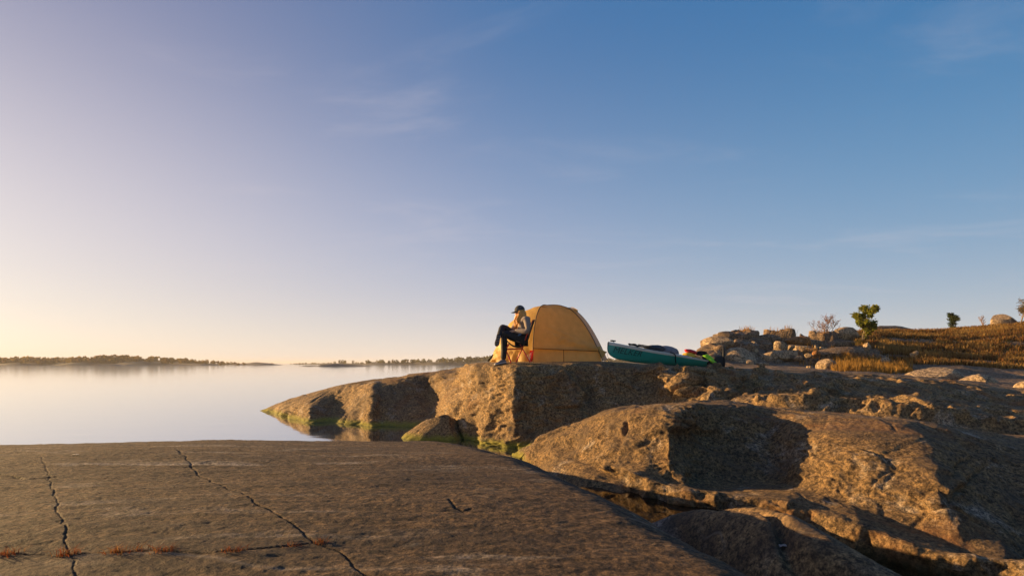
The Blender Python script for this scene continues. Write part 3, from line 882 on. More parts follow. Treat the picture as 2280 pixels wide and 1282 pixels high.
    for k in range(4):
        piece('guy_line', [hoop(0.09 - 0.012 * k, True) + Vector((-0.02 - 0.035 * k, -0.035, 0)), N + Vector((-0.09 + 0.01 * k, -0.05, 0.0))], 0.0035, M_GUY)
    return t
build_tent()
# ------------------------------------------------------------------ camp chair and person
PY = 10.72
def Q(px, py, dy=0.0):
    p = W(px, py, PY); p.y = PY + dy
    return p

M_SLING = simple('charcoal_mesh', (0.045, 0.05, 0.05), 0.8, bump=0.002)
M_SKIN = simple('skin', (0.50, 0.27, 0.17), 0.55, 0.08)
M_JACKET = simple('pale_fleece', (0.22, 0.18, 0.155), 0.9, 0.12, 30, 0.2, bump=0.004)
M_TROUSER = simple('black_trousers', (0.014, 0.015, 0.018), 0.75, 0.3, 25, 0.3, bump=0.004)
M_CAP = simple('charcoal_cap', (0.035, 0.037, 0.042), 0.85, 0.2)
M_HAIR = simple('blonde_hair', (0.62, 0.30, 0.07), 0.45, 0.35, 60, 0.4)
M_SHOE = simple('grey_shoe', (0.16, 0.145, 0.15), 0.8, 0.2)
M_SOLE = simple('black_sole', (0.02, 0.02, 0.022), 0.8, 0.2)
M_MIDSOLE = simple('pale_midsole', (0.5, 0.46, 0.44), 0.7, 0.1)
M_GLASS = simple('dark_lens', (0.01, 0.01, 0.012), 0.1, 0.0, spec=0.8)
M_BLUE = simple('blue_denim', (0.06, 0.11, 0.2), 0.8, 0.2)

def build_chair():
    base = Q(1148, 804); base.z = ground(base.x, base.y)
    t = thing('camp_chair', 'low folding camp chair with red poles and charcoal sling seat', 'chair', base)
    def pole(name, pts, r=0.011):
        bm = bmesh.new(); tube(bm, pts, r, 8)
        link(name, bm_mesh(name, bm), M_RED, t)
    def foot(px, dy):
        p = Q(px, 804, dy); p.z = ground(p.x, p.y) + 0.012; return p
    w = 0.2
    for sd in (-1, 1):
        y = sd * w
        hF, hR = Q(1126, 777.5, y * 0.55), Q(1163, 776, y * 0.55)
        pole('side_bar', [hF, hR], 0.012)
        pole('leg', [hF, foot(1138, y * 1.15)])
        pole('leg', [hR, foot(1180, y * 1.2)])
        pole('leg', [hR, foot(1149, y * 0.9)])
        pole('back_post', catmull([hR, Q(1172, 748, y), Q(1181, 724, y * 1.05), Q(1186, 714, y * 1.02)], 14))
        pole('seat_post', [hF, Q(1133, 766, y)])
        pole('seat_post', [hR, Q(1158, 768, y)])
    hub = [Q(1145, 777, -0.11), Q(1145, 777, 0.11)]
    pole('cross_bar', hub)
    # sling: backrest rolls into the seat
    prof = [(1187, 713), (1182, 727), (1177, 742), (1172, 757), (1165, 767), (1154, 771), (1143, 769), (1134, 763), (1130, 758)]
    prof = catmull([Q(a, b) for a, b in prof], 34)
    def sling(rng):
        rows = []
        for i in rng:
            p = prof[i]
            row = []
            for k in range(13):
                v = k / 12 * 2 - 1
                sagz = -0.03 * (1 - v * v) if i > 17 else 0
                sagx = 0.04 * (1 - v * v) if i <= 20 else 0
                row.append(Vector((p.x + sagx, PY + v * 0.225, p.z + sagz)))
            rows.append(row)
        bm = bmesh.new(); grid_surface(bm, rows)
        bmesh.ops.solidify(bm, geom=bm.faces[:], thickness=0.008)
        return bm
    link('backrest', bm_mesh('backrest', sling(range(0, 19))), M_SLING, t)
    link('seat', bm_mesh('seat', sling(range(18, 34))), M_SLING, t)

def skin_mesh(name, verts, edges, radii, root=0, sub=2):
    me = bpy.data.meshes.new(name)
    me.from_pydata([tuple(v) for v in verts], edges, [])
    o = bpy.data.objects.new(name, me); COL.objects.link(o)
    md = o.modifiers.new('skin', 'SKIN'); md.use_smooth_shade = True
    for i, r in enumerate(radii):
        sv = me.skin_vertices[0].data[i]
        sv.radius = (r, r) if not isinstance(r, tuple) else r
        sv.use_root = (i == root)
    ss = o.modifiers.new('sub', 'SUBSURF'); ss.levels = sub; ss.render_levels = sub
    dg = bpy.context.evaluated_depsgraph_get()
    res = bpy.data.meshes.new_from_object(o.evaluated_get(dg))
    bpy.data.objects.remove(o, do_unlink=True)
    res.name = name
    return smooth(res)

def join_meshes(name, meshes):
    bm = bmesh.new()
    for m in meshes: bm.from_mesh(m)
    return bm_mesh(name, bm)

def build_person():
    base = Q(1150, 805); base.z = ground(base.x, base.y)
    t = thing('person', 'seated person in pale fleece, black trousers and dark cap beside the tent', 'person', base)
    J = dict(
        pel=Q(1161, 752), waist=Q(1164, 738), chest=Q(1166, 722), neck0=Q(1163, 709), neck1=Q(1160, 703), head=Q(1158, 694),
        shn=Q(1172, 713, -0.17), eln=Q(1174, 738, -0.27), wrn=Q(1146, 737.5, -0.13),
        shf=Q(1157, 712, 0.17), elf=Q(1143, 729, 0.25), wrf=Q(1139, 738, 0.07),
        hpn=Q(1161, 756, -0.10), knn=Q(1121, 742, -0.12), ann=Q(1121, 790, -0.09),
        hpf=Q(1161, 755, 0.09), knf=Q(1118, 727, 0.06), anf=Q(1112, 752, -0.20))
    g = ground(J['ann'].x, J['ann'].y)
    J['ann'].z = g + 0.10
    # --- body
    names = list(J); ix = {n: i for i, n in enumerate(names)}
    E = [('pel', 'waist'), ('waist', 'chest'), ('chest', 'neck0'), ('neck0', 'neck1'), ('neck1', 'head'), ('chest', 'shn'), ('shn', 'eln'), ('eln', 'wrn'), ('chest', 'shf'), ('shf', 'elf'), ('elf', 'wrf'),
         ('pel', 'hpn'), ('hpn', 'knn'), ('knn', 'ann'), ('pel', 'hpf'), ('hpf', 'knf'), ('knf', 'anf')]
    R = dict(pel=.12, waist=.115, chest=.125, neck0=.058, neck1=.052, head=.06, shn=.055, eln=.038, wrn=.027, shf=.055, elf=.038, wrf=.027, hpn=.085, knn=.055, ann=.037, hpf=.085, knf=.055, anf=.037)
    body = skin_mesh('body', [J[n] for n in names], [(ix[a], ix[b]) for a, b in E], [R[n] for n in names], 0, 2)
    # head with face: looks down and to the left
    bm = bmesh.new()
    bmesh.ops.create_uvsphere(bm, u_segments=28, v_segments=22, radius=1.0)
    hc = J['head'] + Vector((-0.004, 0, 0.0))
    fwd = Vector((-0.93, -0.20, -0.32)).normalized()
    side_ = fwd.cross(Vector((0, 0, 1))).normalized(); up = side_.cross(fwd).normalized()
    for v in bm.verts:
        x, y, z = v.co          # x forward, y side, z up
        f = x; s_ = y; h = z
        f2 = f * 0.098 * (1 - 0.10 * max(0, -h)); s2 = s_ * 0.075 * (1 - 0.28 * max(0, -h) ** 1.5); h2 = h * 0.118
        if f > 0.3:
            nose = math.exp(-((h + 0.12) / 0.2) ** 2 - (s_ / 0.16) ** 2)
            f2 += 0.024 * nose
            f2 += 0.010 * math.exp(-((h + 0.52) / 0.10) ** 2 - (s_ / 0.3) ** 2)      # lips
            f2 += 0.012 * math.exp(-((h + 0.85) / 0.15) ** 2 - (s_ / 0.4) ** 2)      # chin
            f2 -= 0.010 * math.exp(-((h - 0.10) / 0.13) ** 2 - ((abs(s_) - 0.42) / 0.2) ** 2)   # eye sockets
        v.co = hc + fwd * f2 + side_ * s2 + up * h2
    head = bm_mesh('head', bm)
    # hands: palm and five fingers each
    hands = []
    for wr, dirv, palm_n, sgn in ((J['wrn'], Vector((-0.95, 0.32, 0.05)), Vector((0.1, 0.3, -0.9)), 1), (J['wrf'], Vector((-0.85, -0.40, -0.2)), Vector((0, -0.4, -0.9)), -1)):
        d = dirv.normalized(); lat = d.cross(palm_n).normalized() * sgn; pn = palm_n.normalized()
        vs = [wr - d * 0.01, wr + d * 0.045]; ed = [(0, 1)]; rr = [0.024, 0.027]
        for k, (off, ln) in enumerate(((-0.030, 0.060), (-0.011, 0.074), (0.009, 0.080), (0.028, 0.072))):
            b0 = wr + d * 0.075 + lat * off
            p1 = b0 + d * ln * 0.45 + pn * 0.012; p2 = p1 + d * ln * 0.3 + pn * 0.022; p3 = p2 + d * ln * 0.12 + pn * 0.02
            n0 = len(vs); vs += [b0, p1, p2, p3]; ed += [(1, n0), (n0, n0 + 1), (n0 + 1, n0 + 2), (n0 + 2, n0 + 3)]; rr += [0.0105, 0.0092, 0.0085, 0.007]
        n0 = len(vs)
        vs += [wr + d * 0.03 + lat * 0.035 + pn * 0.008, wr + d * 0.058 + lat * 0.055 + pn * 0.02, wr + d * 0.082 + lat * 0.05 + pn * 0.03]
        ed += [(0, n0), (n0, n0 + 1), (n0 + 1, n0 + 2)]; rr += [0.012, 0.0105, 0.009]
        hands.append(skin_mesh('hand', vs, ed, rr, 0, 1))
    link('body', join_meshes('body', [body, head] + hands), M_SKIN, t)
    # --- fleece
    def mid(a, b, f=0.5): return J[a].lerp(J[b], f)
    V = [Q(1163, 753), Q(1165, 740), Q(1166, 724), Q(1165, 713), J['shn'] + Vector((0, -0.01, 0.01)), mid('shn', 'eln') + Vector((0.012, -0.01, 0)), J['eln'] + Vector((0.006, 0, -0.01)), mid('eln', 'wrn') + Vector((0, -0.01, -0.012)), J['wrn'] + (J['wrn'] - J['eln']) * 0.02,
         J['shf'] + Vector((0, 0.01, 0.01)), mid('shf', 'elf'), J['elf'], mid('elf', 'wrf'), J['wrf'],
         Q(1162, 707.5)]
    Ej = [(0, 1), (1, 2), (2, 3), (3, 4), (4, 5), (5, 6), (6, 7), (7, 8), (3, 9), (9, 10), (10, 11), (11, 12), (12, 13), (3, 14)]
    Rj = [(.15, .13), (.155, .125), (.165, .13), (.12, .11), .082, .072, .066, .058, .044, .082, .07, .062, .052, .042, .068]
    jm = skin_mesh('fleece', V, Ej, Rj, 1, 2)
    nrm = np.array([0.0] * (3 * len(jm.vertices)), dtype=np.float32)
    co = np.zeros(3 * len(jm.vertices), dtype=np.float32); jm.vertices.foreach_get('co', co); co = co.reshape(-1, 3)
    vn = np.zeros(3 * len(jm.vertices), dtype=np.float32); jm.vertices.foreach_get('normal', vn); vn = vn.reshape(-1, 3)
    co += vn * (0.012 * fbm(co * np.array([9.0, 9.0, 16.0]), 3))[:, None]
    jm.vertices.foreach_set('co', co.ravel()); jm.update()
    link('fleece', jm, M_JACKET, t)
    # --- trousers
    V = [Q(1162, 751), J['hpn'], mid('hpn', 'knn') + Vector((0, 0, -0.01)), J['knn'], mid('knn', 'ann', 0.45) + Vector((0.02, 0, 0)), J['ann'] + Vector((0, 0, -0.035)),
         J['hpf'], mid('hpf', 'knf'), J['knf'], mid('knf', 'anf', 0.5) + Vector((0.01, 0, 0)), J['anf'] + Vector((0.002, 0.01, 0.015))]
    Et = [(0, 1), (1, 2), (2, 3), (3, 4), (4, 5), (0, 6), (6, 7), (7, 8), (8, 9), (9, 10)]
    Rt = [.14, .115, .098, .082, .076, .058, .115, .10, .082, .076, .058]
    tm = skin_mesh('trousers', V, Et, Rt, 0, 2)
    co = np.zeros(3 * len(tm.vertices), dtype=np.float32); tm.vertices.foreach_get('co', co); co = co.reshape(-1, 3)
    vn = np.zeros(3 * len(tm.vertices), dtype=np.float32); tm.vertices.foreach_get('normal', vn); vn = vn.reshape(-1, 3)
    co += vn * (0.010 * fbm(co * 14.0, 3))[:, None]
    tm.vertices.foreach_set('co', co.ravel()); tm.update()
    link('trousers', tm, M_TROUSER, t)
    # blue lining showing at the hip
    bm = bmesh.new(); tube(bm, [Q(1153, 748, -0.215), Q(1158, 746, -0.22), Q(1162, 741, -0.205)], [0.016, 0.022, 0.014], 8)
    link('shirt_hem', bm_mesh('shirt_hem', bm), M_BLUE, t)
    # --- cap with brim
    bm = bmesh.new()
    bmesh.ops.create_uvsphere(bm, u_segments=28, v_segments=18, radius=1.0)
    kill = [v for v in bm.verts if v.co.z < -0.05]
    bmesh.ops.delete(bm, geom=kill, context='VERTS')
    cu = (up + fwd * -0.12).normalized(); cf = (fwd - cu * fwd.dot(cu)).normalized(); cs = cf.cross(cu)
    cc = hc + up * 0.026 - fwd * 0.006
    for v in bm.verts:
        x, y, z = v.co
        v.co = cc + cf * x * 0.113 + cs * y * 0.094 + cu * (z * 0.112 if z > 0 else z * 0.2)
    cap = link('cap', bm_mesh('cap', bm), M_CAP, t)
    rows = []
    for i in range(13):
        a = (i / 12 * 2 - 1) * 1.15
        e0 = cc + cf * math.cos(a) * 0.108 + cs * math.sin(a) * 0.091 + cu * 0.004
        ln = 0.088 * (math.cos(a * 0.9) ** 0.6)
        row = []
        for k in range(6):
            s = k / 5
            row.append(e0 + cf * ln * s - cu * (0.012 * s + 0.028 * (math.sin(a) ** 2) * s))
        rows.append(row)
    bm = bmesh.new(); grid_surface(bm, rows)
    bmesh.ops.solidify(bm, geom=bm.faces[:], thickness=0.006)
    link('brim', bm_mesh('brim', bm), M_CAP, cap)
    # --- sunglasses
    bm = bmesh.new()
    for sgn in (-1, 1):
        c = hc + fwd * 0.096 + side_ * sgn * 0.032 + up * 0.012
        bmesh.ops.create_uvsphere(bm, u_segments=12, v_segments=8, radius=1.0, matrix=Matrix.Translation(c) @ Matrix((( *(fwd * 0.010),), (*(side_ * 0.027),), (*(up * 0.022),))).transposed().to_4x4())
        tube(bm, [hc + fwd * 0.09 + side_ * sgn * 0.058 + up * 0.016, hc + side_ * sgn * 0.080 + up * 0.012], 0.0045, 6)
    tube(bm, [hc + fwd * 0.106 + side_ * -0.012 + up * 0.016, hc + fwd * 0.106 + side_ * 0.012 + up * 0.016], 0.004, 6)
    link('sunglasses', bm_mesh('sunglasses', bm), M_GLASS, t)
    # --- long hair: locks falling over the shoulders
    rnd = random.Random(4)
    bm = bmesh.new()
    for i in range(120):
        a = rnd.uniform(-2.75, 2.75)         # 0 = straight ahead, +-pi = back of the head
        if abs(a) < 1.3: a = math.copysign(1.3 + rnd.random() * 0.7, a)
        r0 = hc + cf * math.cos(a) * 0.099 + cs * math.sin(a) * 0.083 + cu * rnd.uniform(-0.005, 0.03)
        ln = rnd.uniform(0.20, 0.33) * (1.0 if abs(a) < 2.2 else 0.85)
        front = 1 if abs(a) < 1.9 else 0
        drift = Vector((-0.035 * front + rnd.uniform(-0.03, 0.03), math.copysign(0.02, math.sin(a) * cs.y) + rnd.uniform(-0.02, 0.02), 0))
        pts = []
        ph = rnd.uniform(0, 6); wv = rnd.uniform(0.006, 0.014)
        for k in range(8):
            s = k / 7
            out = (cf * math.cos(a) + cs * math.sin(a)) * (0.022 * math.sin(math.pi * min(1, s * 1.2)))
            pts.append(r0 + Vector((0, 0, -ln * s)) + drift * (s * 1.6) + out + Vector((wv * math.sin(ph + s * 7), wv * math.cos(ph + s * 6), 0)) * s)
        tube(bm, pts, [0.012, 0.014, 0.014, 0.013, 0.012, 0.010, 0.007, 0.002], 5)
    link('hair', bm_mesh('hair', bm), M_HAIR, t)
    # --- shoes
    def shoe(heel, toe, upv, name_label=None):
        f = (toe - heel); L = f.length; f.normalize()
        u = (upv - f * upv.dot(f)).normalized(); s = f.cross(u)
        secs = [(0.0, .030, .060), (0.08, .036, .080), (0.2, .037, .092), (0.36, .036, .088), (0.55, .043, .066), (0.75, .047, .050), (0.9, .040, .042), (1.0, .018, .028)]
        def loft(z0, ztop, wide, low):
            bm = bmesh.new(); rings = []
            for (q, w, h) in secs:
                ring = []
                for k in range(14):
                    a = 2 * math.pi * k / 14
                    cx, cz = math.cos(a), math.sin(a)
                    ww = w * wide
                    top = ztop if ztop is not None else h
                    zc = (z0 + top) / 2; zr = (top - z0) / 2
                    ex = 0.55 if ztop is not None else 0.75
                    ring.append(bm.verts.new(heel + f * L * q + s * ww * math.copysign(abs(cx) ** ex, cx) + u * (zc + zr * math.copysign(abs(cz) ** ex, cz))))
                rings.append(ring)
            for r0, r1 in zip(rings, rings[1:]):
                for k in range(14): bm.faces.new((r0[k], r0[(k + 1) % 14], r1[(k + 1) % 14], r1[k]))
            bm.faces.new(list(reversed(rings[0]))); bm.faces.new(rings[-1])
            return bm
        sh = link('shoe', bm_mesh('shoe', loft(0.018, None, 1.0, 0)), M_SHOE, t)
        link('midsole', bm_mesh('midsole', loft(0.006, 0.030, 1.08, 0)), M_MIDSOLE, sh)
        link('outsole', bm_mesh('outsole', loft(-0.004, 0.0095, 1.06, 0)), M_SOLE, sh)
        bm = bmesh.new()
        for k in range(4):
            q = 0.42 + 0.07 * k; h = 0.086 - 0.011 * k
            tube(bm, [heel + f * L * q + s * -0.022 + u * h, heel + f * L * (q + 0.02) + u * (h + 0.006), heel + f * L * q + s * 0.022 + u * h], 0.004, 5)
        link('laces', bm_mesh('laces', bm), M_MIDSOLE, sh)
        # pale studs on the sole
        bm = bmesh.new()
        for i in range(6):
            for j in (-1, 0, 1):
                q = 0.14 + 0.14 * i
                c = heel + f * L * q + s * (j * 0.022) - u * 0.006
                bmesh.ops.create_icosphere(bm, subdivisions=1, radius=0.006, matrix=Matrix.Translation(c))
        link('sole_studs', bm_mesh('sole_studs', bm), M_MIDSOLE, sh)['kind'] = 'stuff'
    gx = J['ann']
    heel = Vector((gx.x + 0.06, gx.y, ground(gx.x, gx.y) + 0.006)); toe = Vector((gx.x - 0.19, gx.y - 0.04, 0))
    toe.z = ground(toe.x, toe.y) + 0.006
    shoe(heel, toe, Vector((0, 0, 1)))
    an = J['anf']
    shoe(an + Vector((-0.012, -0.075, 0.055)), an + Vector((-0.055, -0.115, -0.185)), Vector((0.22, 1.0, 0.05)))
build_chair()
build_person()
# ------------------------------------------------------------------ kayak and gear
KB = Vector((2.07, 11.0, 0)); KS = Vector((6.05, 15.0, 0))
KA = (KS - KB).normalized(); KL = (KS - KB).length
KN = Vector((KA.y, -KA.x, 0))          # towards the near side
_ks = [0, .05, .1, .2, .3, .5, .65, .8, .92, 1]
_keel = [.12, .085, .06, .02, -.015, -.06, -.085, -.105, -.10, -.06]
_sheer = [.45, .425, .395, .33, .275, .19, .125, .08, .08, .11]
_beam = [.015, .065, .105, .18, .235, .285, .28, .22, .11, .015]
def kf(tab, s): return float(pchip(_ks, tab, np.array([s]), 0.0)[0])
def hull_pt(s, v, sd=1, out=0.0):
    keel, sheer, beam = kf(_keel, s), kf(_sheer, s), kf(_beam, s)
    e = 0.62 - 0.2 * math.sin(math.pi * s)
    w = beam * (v ** e)
    rake = (0.22 * (1 - v) ** 5 - 0.03 * math.sin(math.pi * v)) * (1 - s) ** 12 - 0.25 * (1 - v) ** 2 * s ** 10
    return KB + KA * (KL * s + rake) + KN * sd * (w + out) + Vector((0, 0, keel + (sheer - keel) * v))
def deck_pt(s, l, out=0.0):
    """l -1 far gunwale .. 1 near gunwale"""
    sheer, beam = kf(_sheer, s), kf(_beam, s)
    crown = 0.02 + 0.26 * beam * math.sin(math.pi * min(1, s * 1.15)) * 0.8
    return KB + KA * KL * s + KN * l * beam + Vector((0, 0, sheer + crown * (1 - abs(l) ** 1.8) + out))

M_TEAL = simple('teal_hull', (0.022, 0.29, 0.22), 0.35, 0.06, 3, 0.5)
M_DECK = simple('offwhite_deck', (0.66, 0.58, 0.48), 0.35, 0.06, 3, 0.5)
M_LETTER = simple('dark_teal_lettering', (0.004, 0.030, 0.032), 0.4, 0.05)
M_BLACK = simple('black_plastic', (0.009, 0.009, 0.010), 0.7, 0.2)
M_GREYCLOTH = simple('grey_neoprene', (0.19, 0.16, 0.17), 0.75, 0.2, 12, bump=0.01)
M_REDBAG = simple('red_drybag', (0.50, 0.02, 0.025), 0.45, 0.15, 12, bump=0.01)
M_YELBAG = simple('yellow_drybag', (0.70, 0.40, 0.02), 0.45, 0.15, 12, bump=0.01)
M_ORABAG = simple('orange_drybag', (0.60, 0.26, 0.06), 0.5, 0.15, 12, bump=0.01)
M_GREEN = simple('lime_cloth', (0.25, 0.60, 0.03), 0.7, 0.12, 15)

def build_kayak():
    base = KB.lerp(KS, 0.5); base.z = -0.06
    t = thing('kayak', 'teal sea kayak with off-white deck lying on the rock beside the tent', 'kayak', base)
    ss = [i / 80 for i in range(81)]
    def loft(fn, n):
        bm = bmesh.new()
        grid_surface(bm, [[fn(s, k / (n - 1)) for k in range(n)] for s in ss])
        bmesh.ops.remove_doubles(bm, verts=bm.verts, dist=0.0005)
        return bm
    def hull_fn(s, q):
        v = abs(q * 2 - 1); sd = 1 if q >= 0.5 else -1
        return hull_pt(s, v * 0.86, sd)
    link('hull', bm_mesh('hull', loft(hull_fn, 31)), M_TEAL, t)
    d = link('deck', bm_mesh('deck', loft(lambda s, q: deck_pt(s, q * 2 - 1), 21)), M_DECK, t)
    for sd in (-1, 1):
        bm = bmesh.new()
        grid_surface(bm, [[hull_pt(s, v, sd, 0.004) for v in (0.845, 0.87, 0.90, 0.93, 0.96, 0.99, 1.0)] + [deck_pt(s, sd * 0.96, 0.004)] for s in ss])
        link('gunwale', bm_mesh('gunwale', bm), M_DECK, t)
    # carry toggle on the bow
    bm = bmesh.new()
    a = deck_pt(0.028, 0, 0.035); tube(bm, [a - KA * 0.07, a, a + KA * 0.11], [0.014, 0.018, 0.014], 8)
    tube(bm, [deck_pt(0.04, 0, 0.0), a], 0.006, 6)
    link('carry_toggle', bm_mesh('carry_toggle', bm), M_BLACK, t)
    # cockpit rim
    bm = bmesh.new()
    ring = []
    for k in range(33):
        a = 2 * math.pi * k / 32
        s = 0.435 + 0.075 * math.cos(a); l = 0.78 * math.sin(a)
        ring.append(deck_pt(s, l, 0.025))
    tube(bm, ring, 0.014, 6, cap=False)
    link('cockpit_rim', bm_mesh('cockpit_rim', bm), M_BLACK, t)
    # deck lines
    for (s0, s1, l0, l1) in ((0.12, 0.30, 0.75, 0.75), (0.12, 0.30, -0.75, -0.75), (0.16, 0.20, -0.75, 0.75), (0.24, 0.28, -0.75, 0.75), (0.62, 0.86, 0.75, 0.7), (0.66, 0.70, -0.8, 0.8), (0.76, 0.80, -0.8, 0.8)):
        bm = bmesh.new()
        tube(bm, [deck_pt(s0 + (s1 - s0) * k / 10, l0 + (l1 - l0) * k / 10, 0.006) for k in range(11)], 0.005, 5)
        link('deck_line', bm_mesh('deck_line', bm), M_BLACK, t)
    # small emblem by the cockpit
    bm = bmesh.new()
    for k in range(3):
        s0 = 0.545 + 0.018 * k
        tube(bm, [deck_pt(s0, 0.55, 0.004), deck_pt(s0 + 0.008, 0.75, 0.004), deck_pt(s0 + 0.016, 0.6, 0.004)], 0.008, 5)
    link('emblem', bm_mesh('emblem', bm), M_BLACK, t)
    # lettering on the near side of the bow
    cu = bpy.data.curves.new('lettering', 'FONT'); cu.body = 'MELKER'; cu.size = 1.0; cu.shear = 0.28; cu.offset = -0.004
    cu.space_character = 1.02
    to = bpy.data.objects.new('lettering', cu); COL.objects.link(to)
    dg = bpy.context.evaluated_depsgraph_get()
    me = bpy.data.meshes.new_from_object(to.evaluated_get(dg))
    bpy.data.objects.remove(to, do_unlink=True)
    bm = bmesh.new(); bm.from_mesh(me)
    bmesh.ops.subdivide_edges(bm, edges=[e for e in bm.edges if e.calc_length() > 0.10], cuts=3)
    xs = [v.co.x for v in bm.verts]; x0, x1 = min(xs), max(xs); y1 = max(v.co.y for v in bm.verts)
    for v in bm.verts:
        q = (v.co.x - x0) / (x1 - x0); h = v.co.y / y1
        s = 0.026 + q * 0.172
        vv = (0.42 + 0.38 * h) + 0.02 * q
        v.co = hull_pt(s, vv, 1, 0.009)
    bmesh.ops.recalc_face_normals(bm, faces=bm.faces[:])
    link('lettering', bm_mesh('lettering', bm, False), M_LETTER, t)

def blob(name, c, dims, axis, seed, amp=0.12, freq=2.2, sub=4, boxy=0.0):
    bm = bmesh.new()
    bmesh.ops.create_icosphere(bm, subdivisions=sub, radius=1.0)
    co = np.array([v.co[:] for v in bm.verts], dtype=np.float32)
    n = fbm(co * freq, 3, 0.55, off=seed * 13.7)
    if boxy:
        co = np.sign(co) * np.abs(co) ** (1 - boxy)
    co = co * (1 + amp * n)[:, None]
    a = Vector(axis).normalized(); zv = Vector((0, 0, 1)); s = zv.cross(a)
    if s.length < 0.05: s = Vector((0, 1, 0))
    s.normalize(); u = a.cross(s)
    for v, p in zip(bm.verts, co):
        v.co = Vector(c) + a * float(p[0]) * dims[0] + s * float(p[1]) * dims[1] + u * float(p[2]) * dims[2]
    return bm_mesh(name, bm)

def build_gear():
    # split paddle strapped to the foredeck
    p = deck_pt(0.24, 0.1)
    t = thing('paddle', 'black split paddle shafts strapped along the kayak foredeck', 'paddle', p, 'paddles carried on the kayak')
    for k, (s0, s1, l) in enumerate(((0.135, 0.36, 0.20), (0.15, 0.40, -0.15))):
        bm = bmesh.new(); tube(bm, [deck_pt(s0 + (s1 - s0) * i / 10, l, 0.03 + 0.02 * k) for i in range(11)], 0.017, 8)
        link('shaft', bm_mesh('shaft', bm), M_BLACK, t)
    rows = []
    for i in range(13):
        s = 0.21 + 0.13 * i / 12; w = 0.26 * math.sin(math.pi * (i + 0.6) / 13.2) ** 0.6
        rows.append([deck_pt(s, 0.05 + (k / 6 - 0.5) * 2 * w, 0.06 + 0.02 * abs(k - 3) / 3) for k in range(7)])
    bm = bmesh.new(); grid_surface(bm, rows); bmesh.ops.solidify(bm, geom=bm.faces[:], thickness=0.012)
    link('blade', bm_mesh('blade', bm), M_BLACK, t)
    bm = bmesh.new()
    tube(bm, [deck_pt(0.175, l / 5 * 0.8, 0.06 if abs(l) < 4 else 0.01) for l in range(-5, 6)], 0.012, 6)
    link('strap', bm_mesh('strap', bm), M_BLACK, t)
    # cockpit cover
    me = blob('spray_cover', deck_pt(0.44, 0.0, -0.02), (0.52, 0.235, 0.17), KA, 3, 0.10)
    tag(link('spray_cover', me, M_GREYCLOTH), 'grey fabric spray cover humped over the kayak cockpit', 'spray cover')
    me = blob('jacket', deck_pt(0.345, 0.05, 0.03), (0.34, 0.20, 0.095), KA, 9, 0.25, 3.0)
    tag(link('jacket', me, simple('dark_blue_cloth', (0.035, 0.04, 0.055), 0.8, 0.3, 14, bump=0.01)), 'dark crumpled cloth lying on the kayak in front of the cockpit', 'cloth')
    # loose strap hanging down the near side
    bm = bmesh.new()
    pts = [deck_pt(0.40, 0.6, 0.03), deck_pt(0.42, 0.95, 0.02), hull_pt(0.43, 0.93, 1, 0.03), hull_pt(0.44, 0.6, 1, 0.045), hull_pt(0.452, 0.25, 1, 0.09)]
    tube(bm, catmull(pts, 20), 0.014, 6)
    tag(link('strap', bm_mesh('strap', bm), M_BLACK), 'loose black strap hanging over the side of the teal kayak', 'strap')
    # dry bags
    def bag(name, lab, c, dims, axis, mat, seed):
        t = thing(name, lab, 'dry bag', c, 'dry bags on the kayak')
        link('bag_body', blob('bag_body', c, dims, axis, seed, 0.14, 2.0), mat, t)
        a = Vector(axis).normalized()
        bm = bmesh.new(); tube(bm, [c + a * dims[0] * 0.9, c + a * dims[0] * 1.08], [dims[2] * 0.55, dims[2] * 0.4], 8)
        link('rolled_top', bm_mesh('rolled_top', bm), M_BLACK, t)
    bag('dry_bag', 'yellow dry bag under the red one on the kayak', W(1533, 792, 13.7), (0.20, 0.12, 0.095), (1, 0.4, -0.06), M_YELBAG, 1)
    bag('dry_bag', 'red dry bag on top of the pile on the kayak', W(1538, 782.5, 13.75), (0.19, 0.10, 0.06), (1, 0.3, -0.22), M_REDBAG, 2)
    bag('dry_bag', 'orange dry bag at the foot of the pile beside the green vest', W(1551, 798, 13.8), (0.17, 0.12, 0.075), (1, 0.5, -0.1), M_ORABAG, 3)
    # paddle blade lying across the bags
    c = W(1561, 786, 13.9)
    t = thing('paddle', 'single black oval paddle blade resting on the dry bags', 'paddle', c, 'paddles carried on the kayak')
    a = Vector((0.97, 0.1, 0.10)).normalized(); nrm = Vector((-0.15, -0.75, 0.62)); nrm = (nrm - a * nrm.dot(a)).normalized(); b = nrm.cross(a)
    rows = []
    for i in range(15):
        q = i / 14; w = 0.085 * (math.sin(math.pi * min(1, 0.08 + q * 0.9)) ** 0.55)
        rows.append([c + a * (q - 0.5) * 0.34 + b * w * (k / 6 - 0.5) * 2 + nrm * 0.02 * (1 - ((k - 3) / 3) ** 2) for k in range(7)])
    bm = bmesh.new(); grid_surface(bm, rows); bmesh.ops.solidify(bm, geom=bm.faces[:], thickness=0.012)
    link('blade', bm_mesh('blade', bm), M_BLACK, t)
    bm = bmesh.new(); tube(bm, [c - a * 0.16, c - a * 0.55 + Vector((0, 0.05, -0.05))], 0.016, 8)
    link('shaft', bm_mesh('shaft', bm), M_BLACK, t)
    # lime and black buoyancy vest
    c = W(1579, 799, 14.1)
    t = thing('buoyancy_vest', 'lime green and black buoyancy vest draped over the kayak stern', 'vest', c)
    link('panel', blob('panel', c + Vector((-0.03, -0.05, 0.02)), (0.19, 0.05, 0.075), (0.8, -0.1, -0.62), 5, 0.2), M_GREEN, t)
    link('panel', blob('panel', c + Vector((0.06, -0.10, -0.07)), (0.13, 0.04, 0.04), (0.85, -0.1, -0.5), 6, 0.2), M_GREEN, t)
    link('lining', blob('lining', c + Vector((-0.05, 0.03, -0.03)), (0.22, 0.12, 0.11), (0.9, 0, -0.4), 7, 0.25), M_BLACK, t)
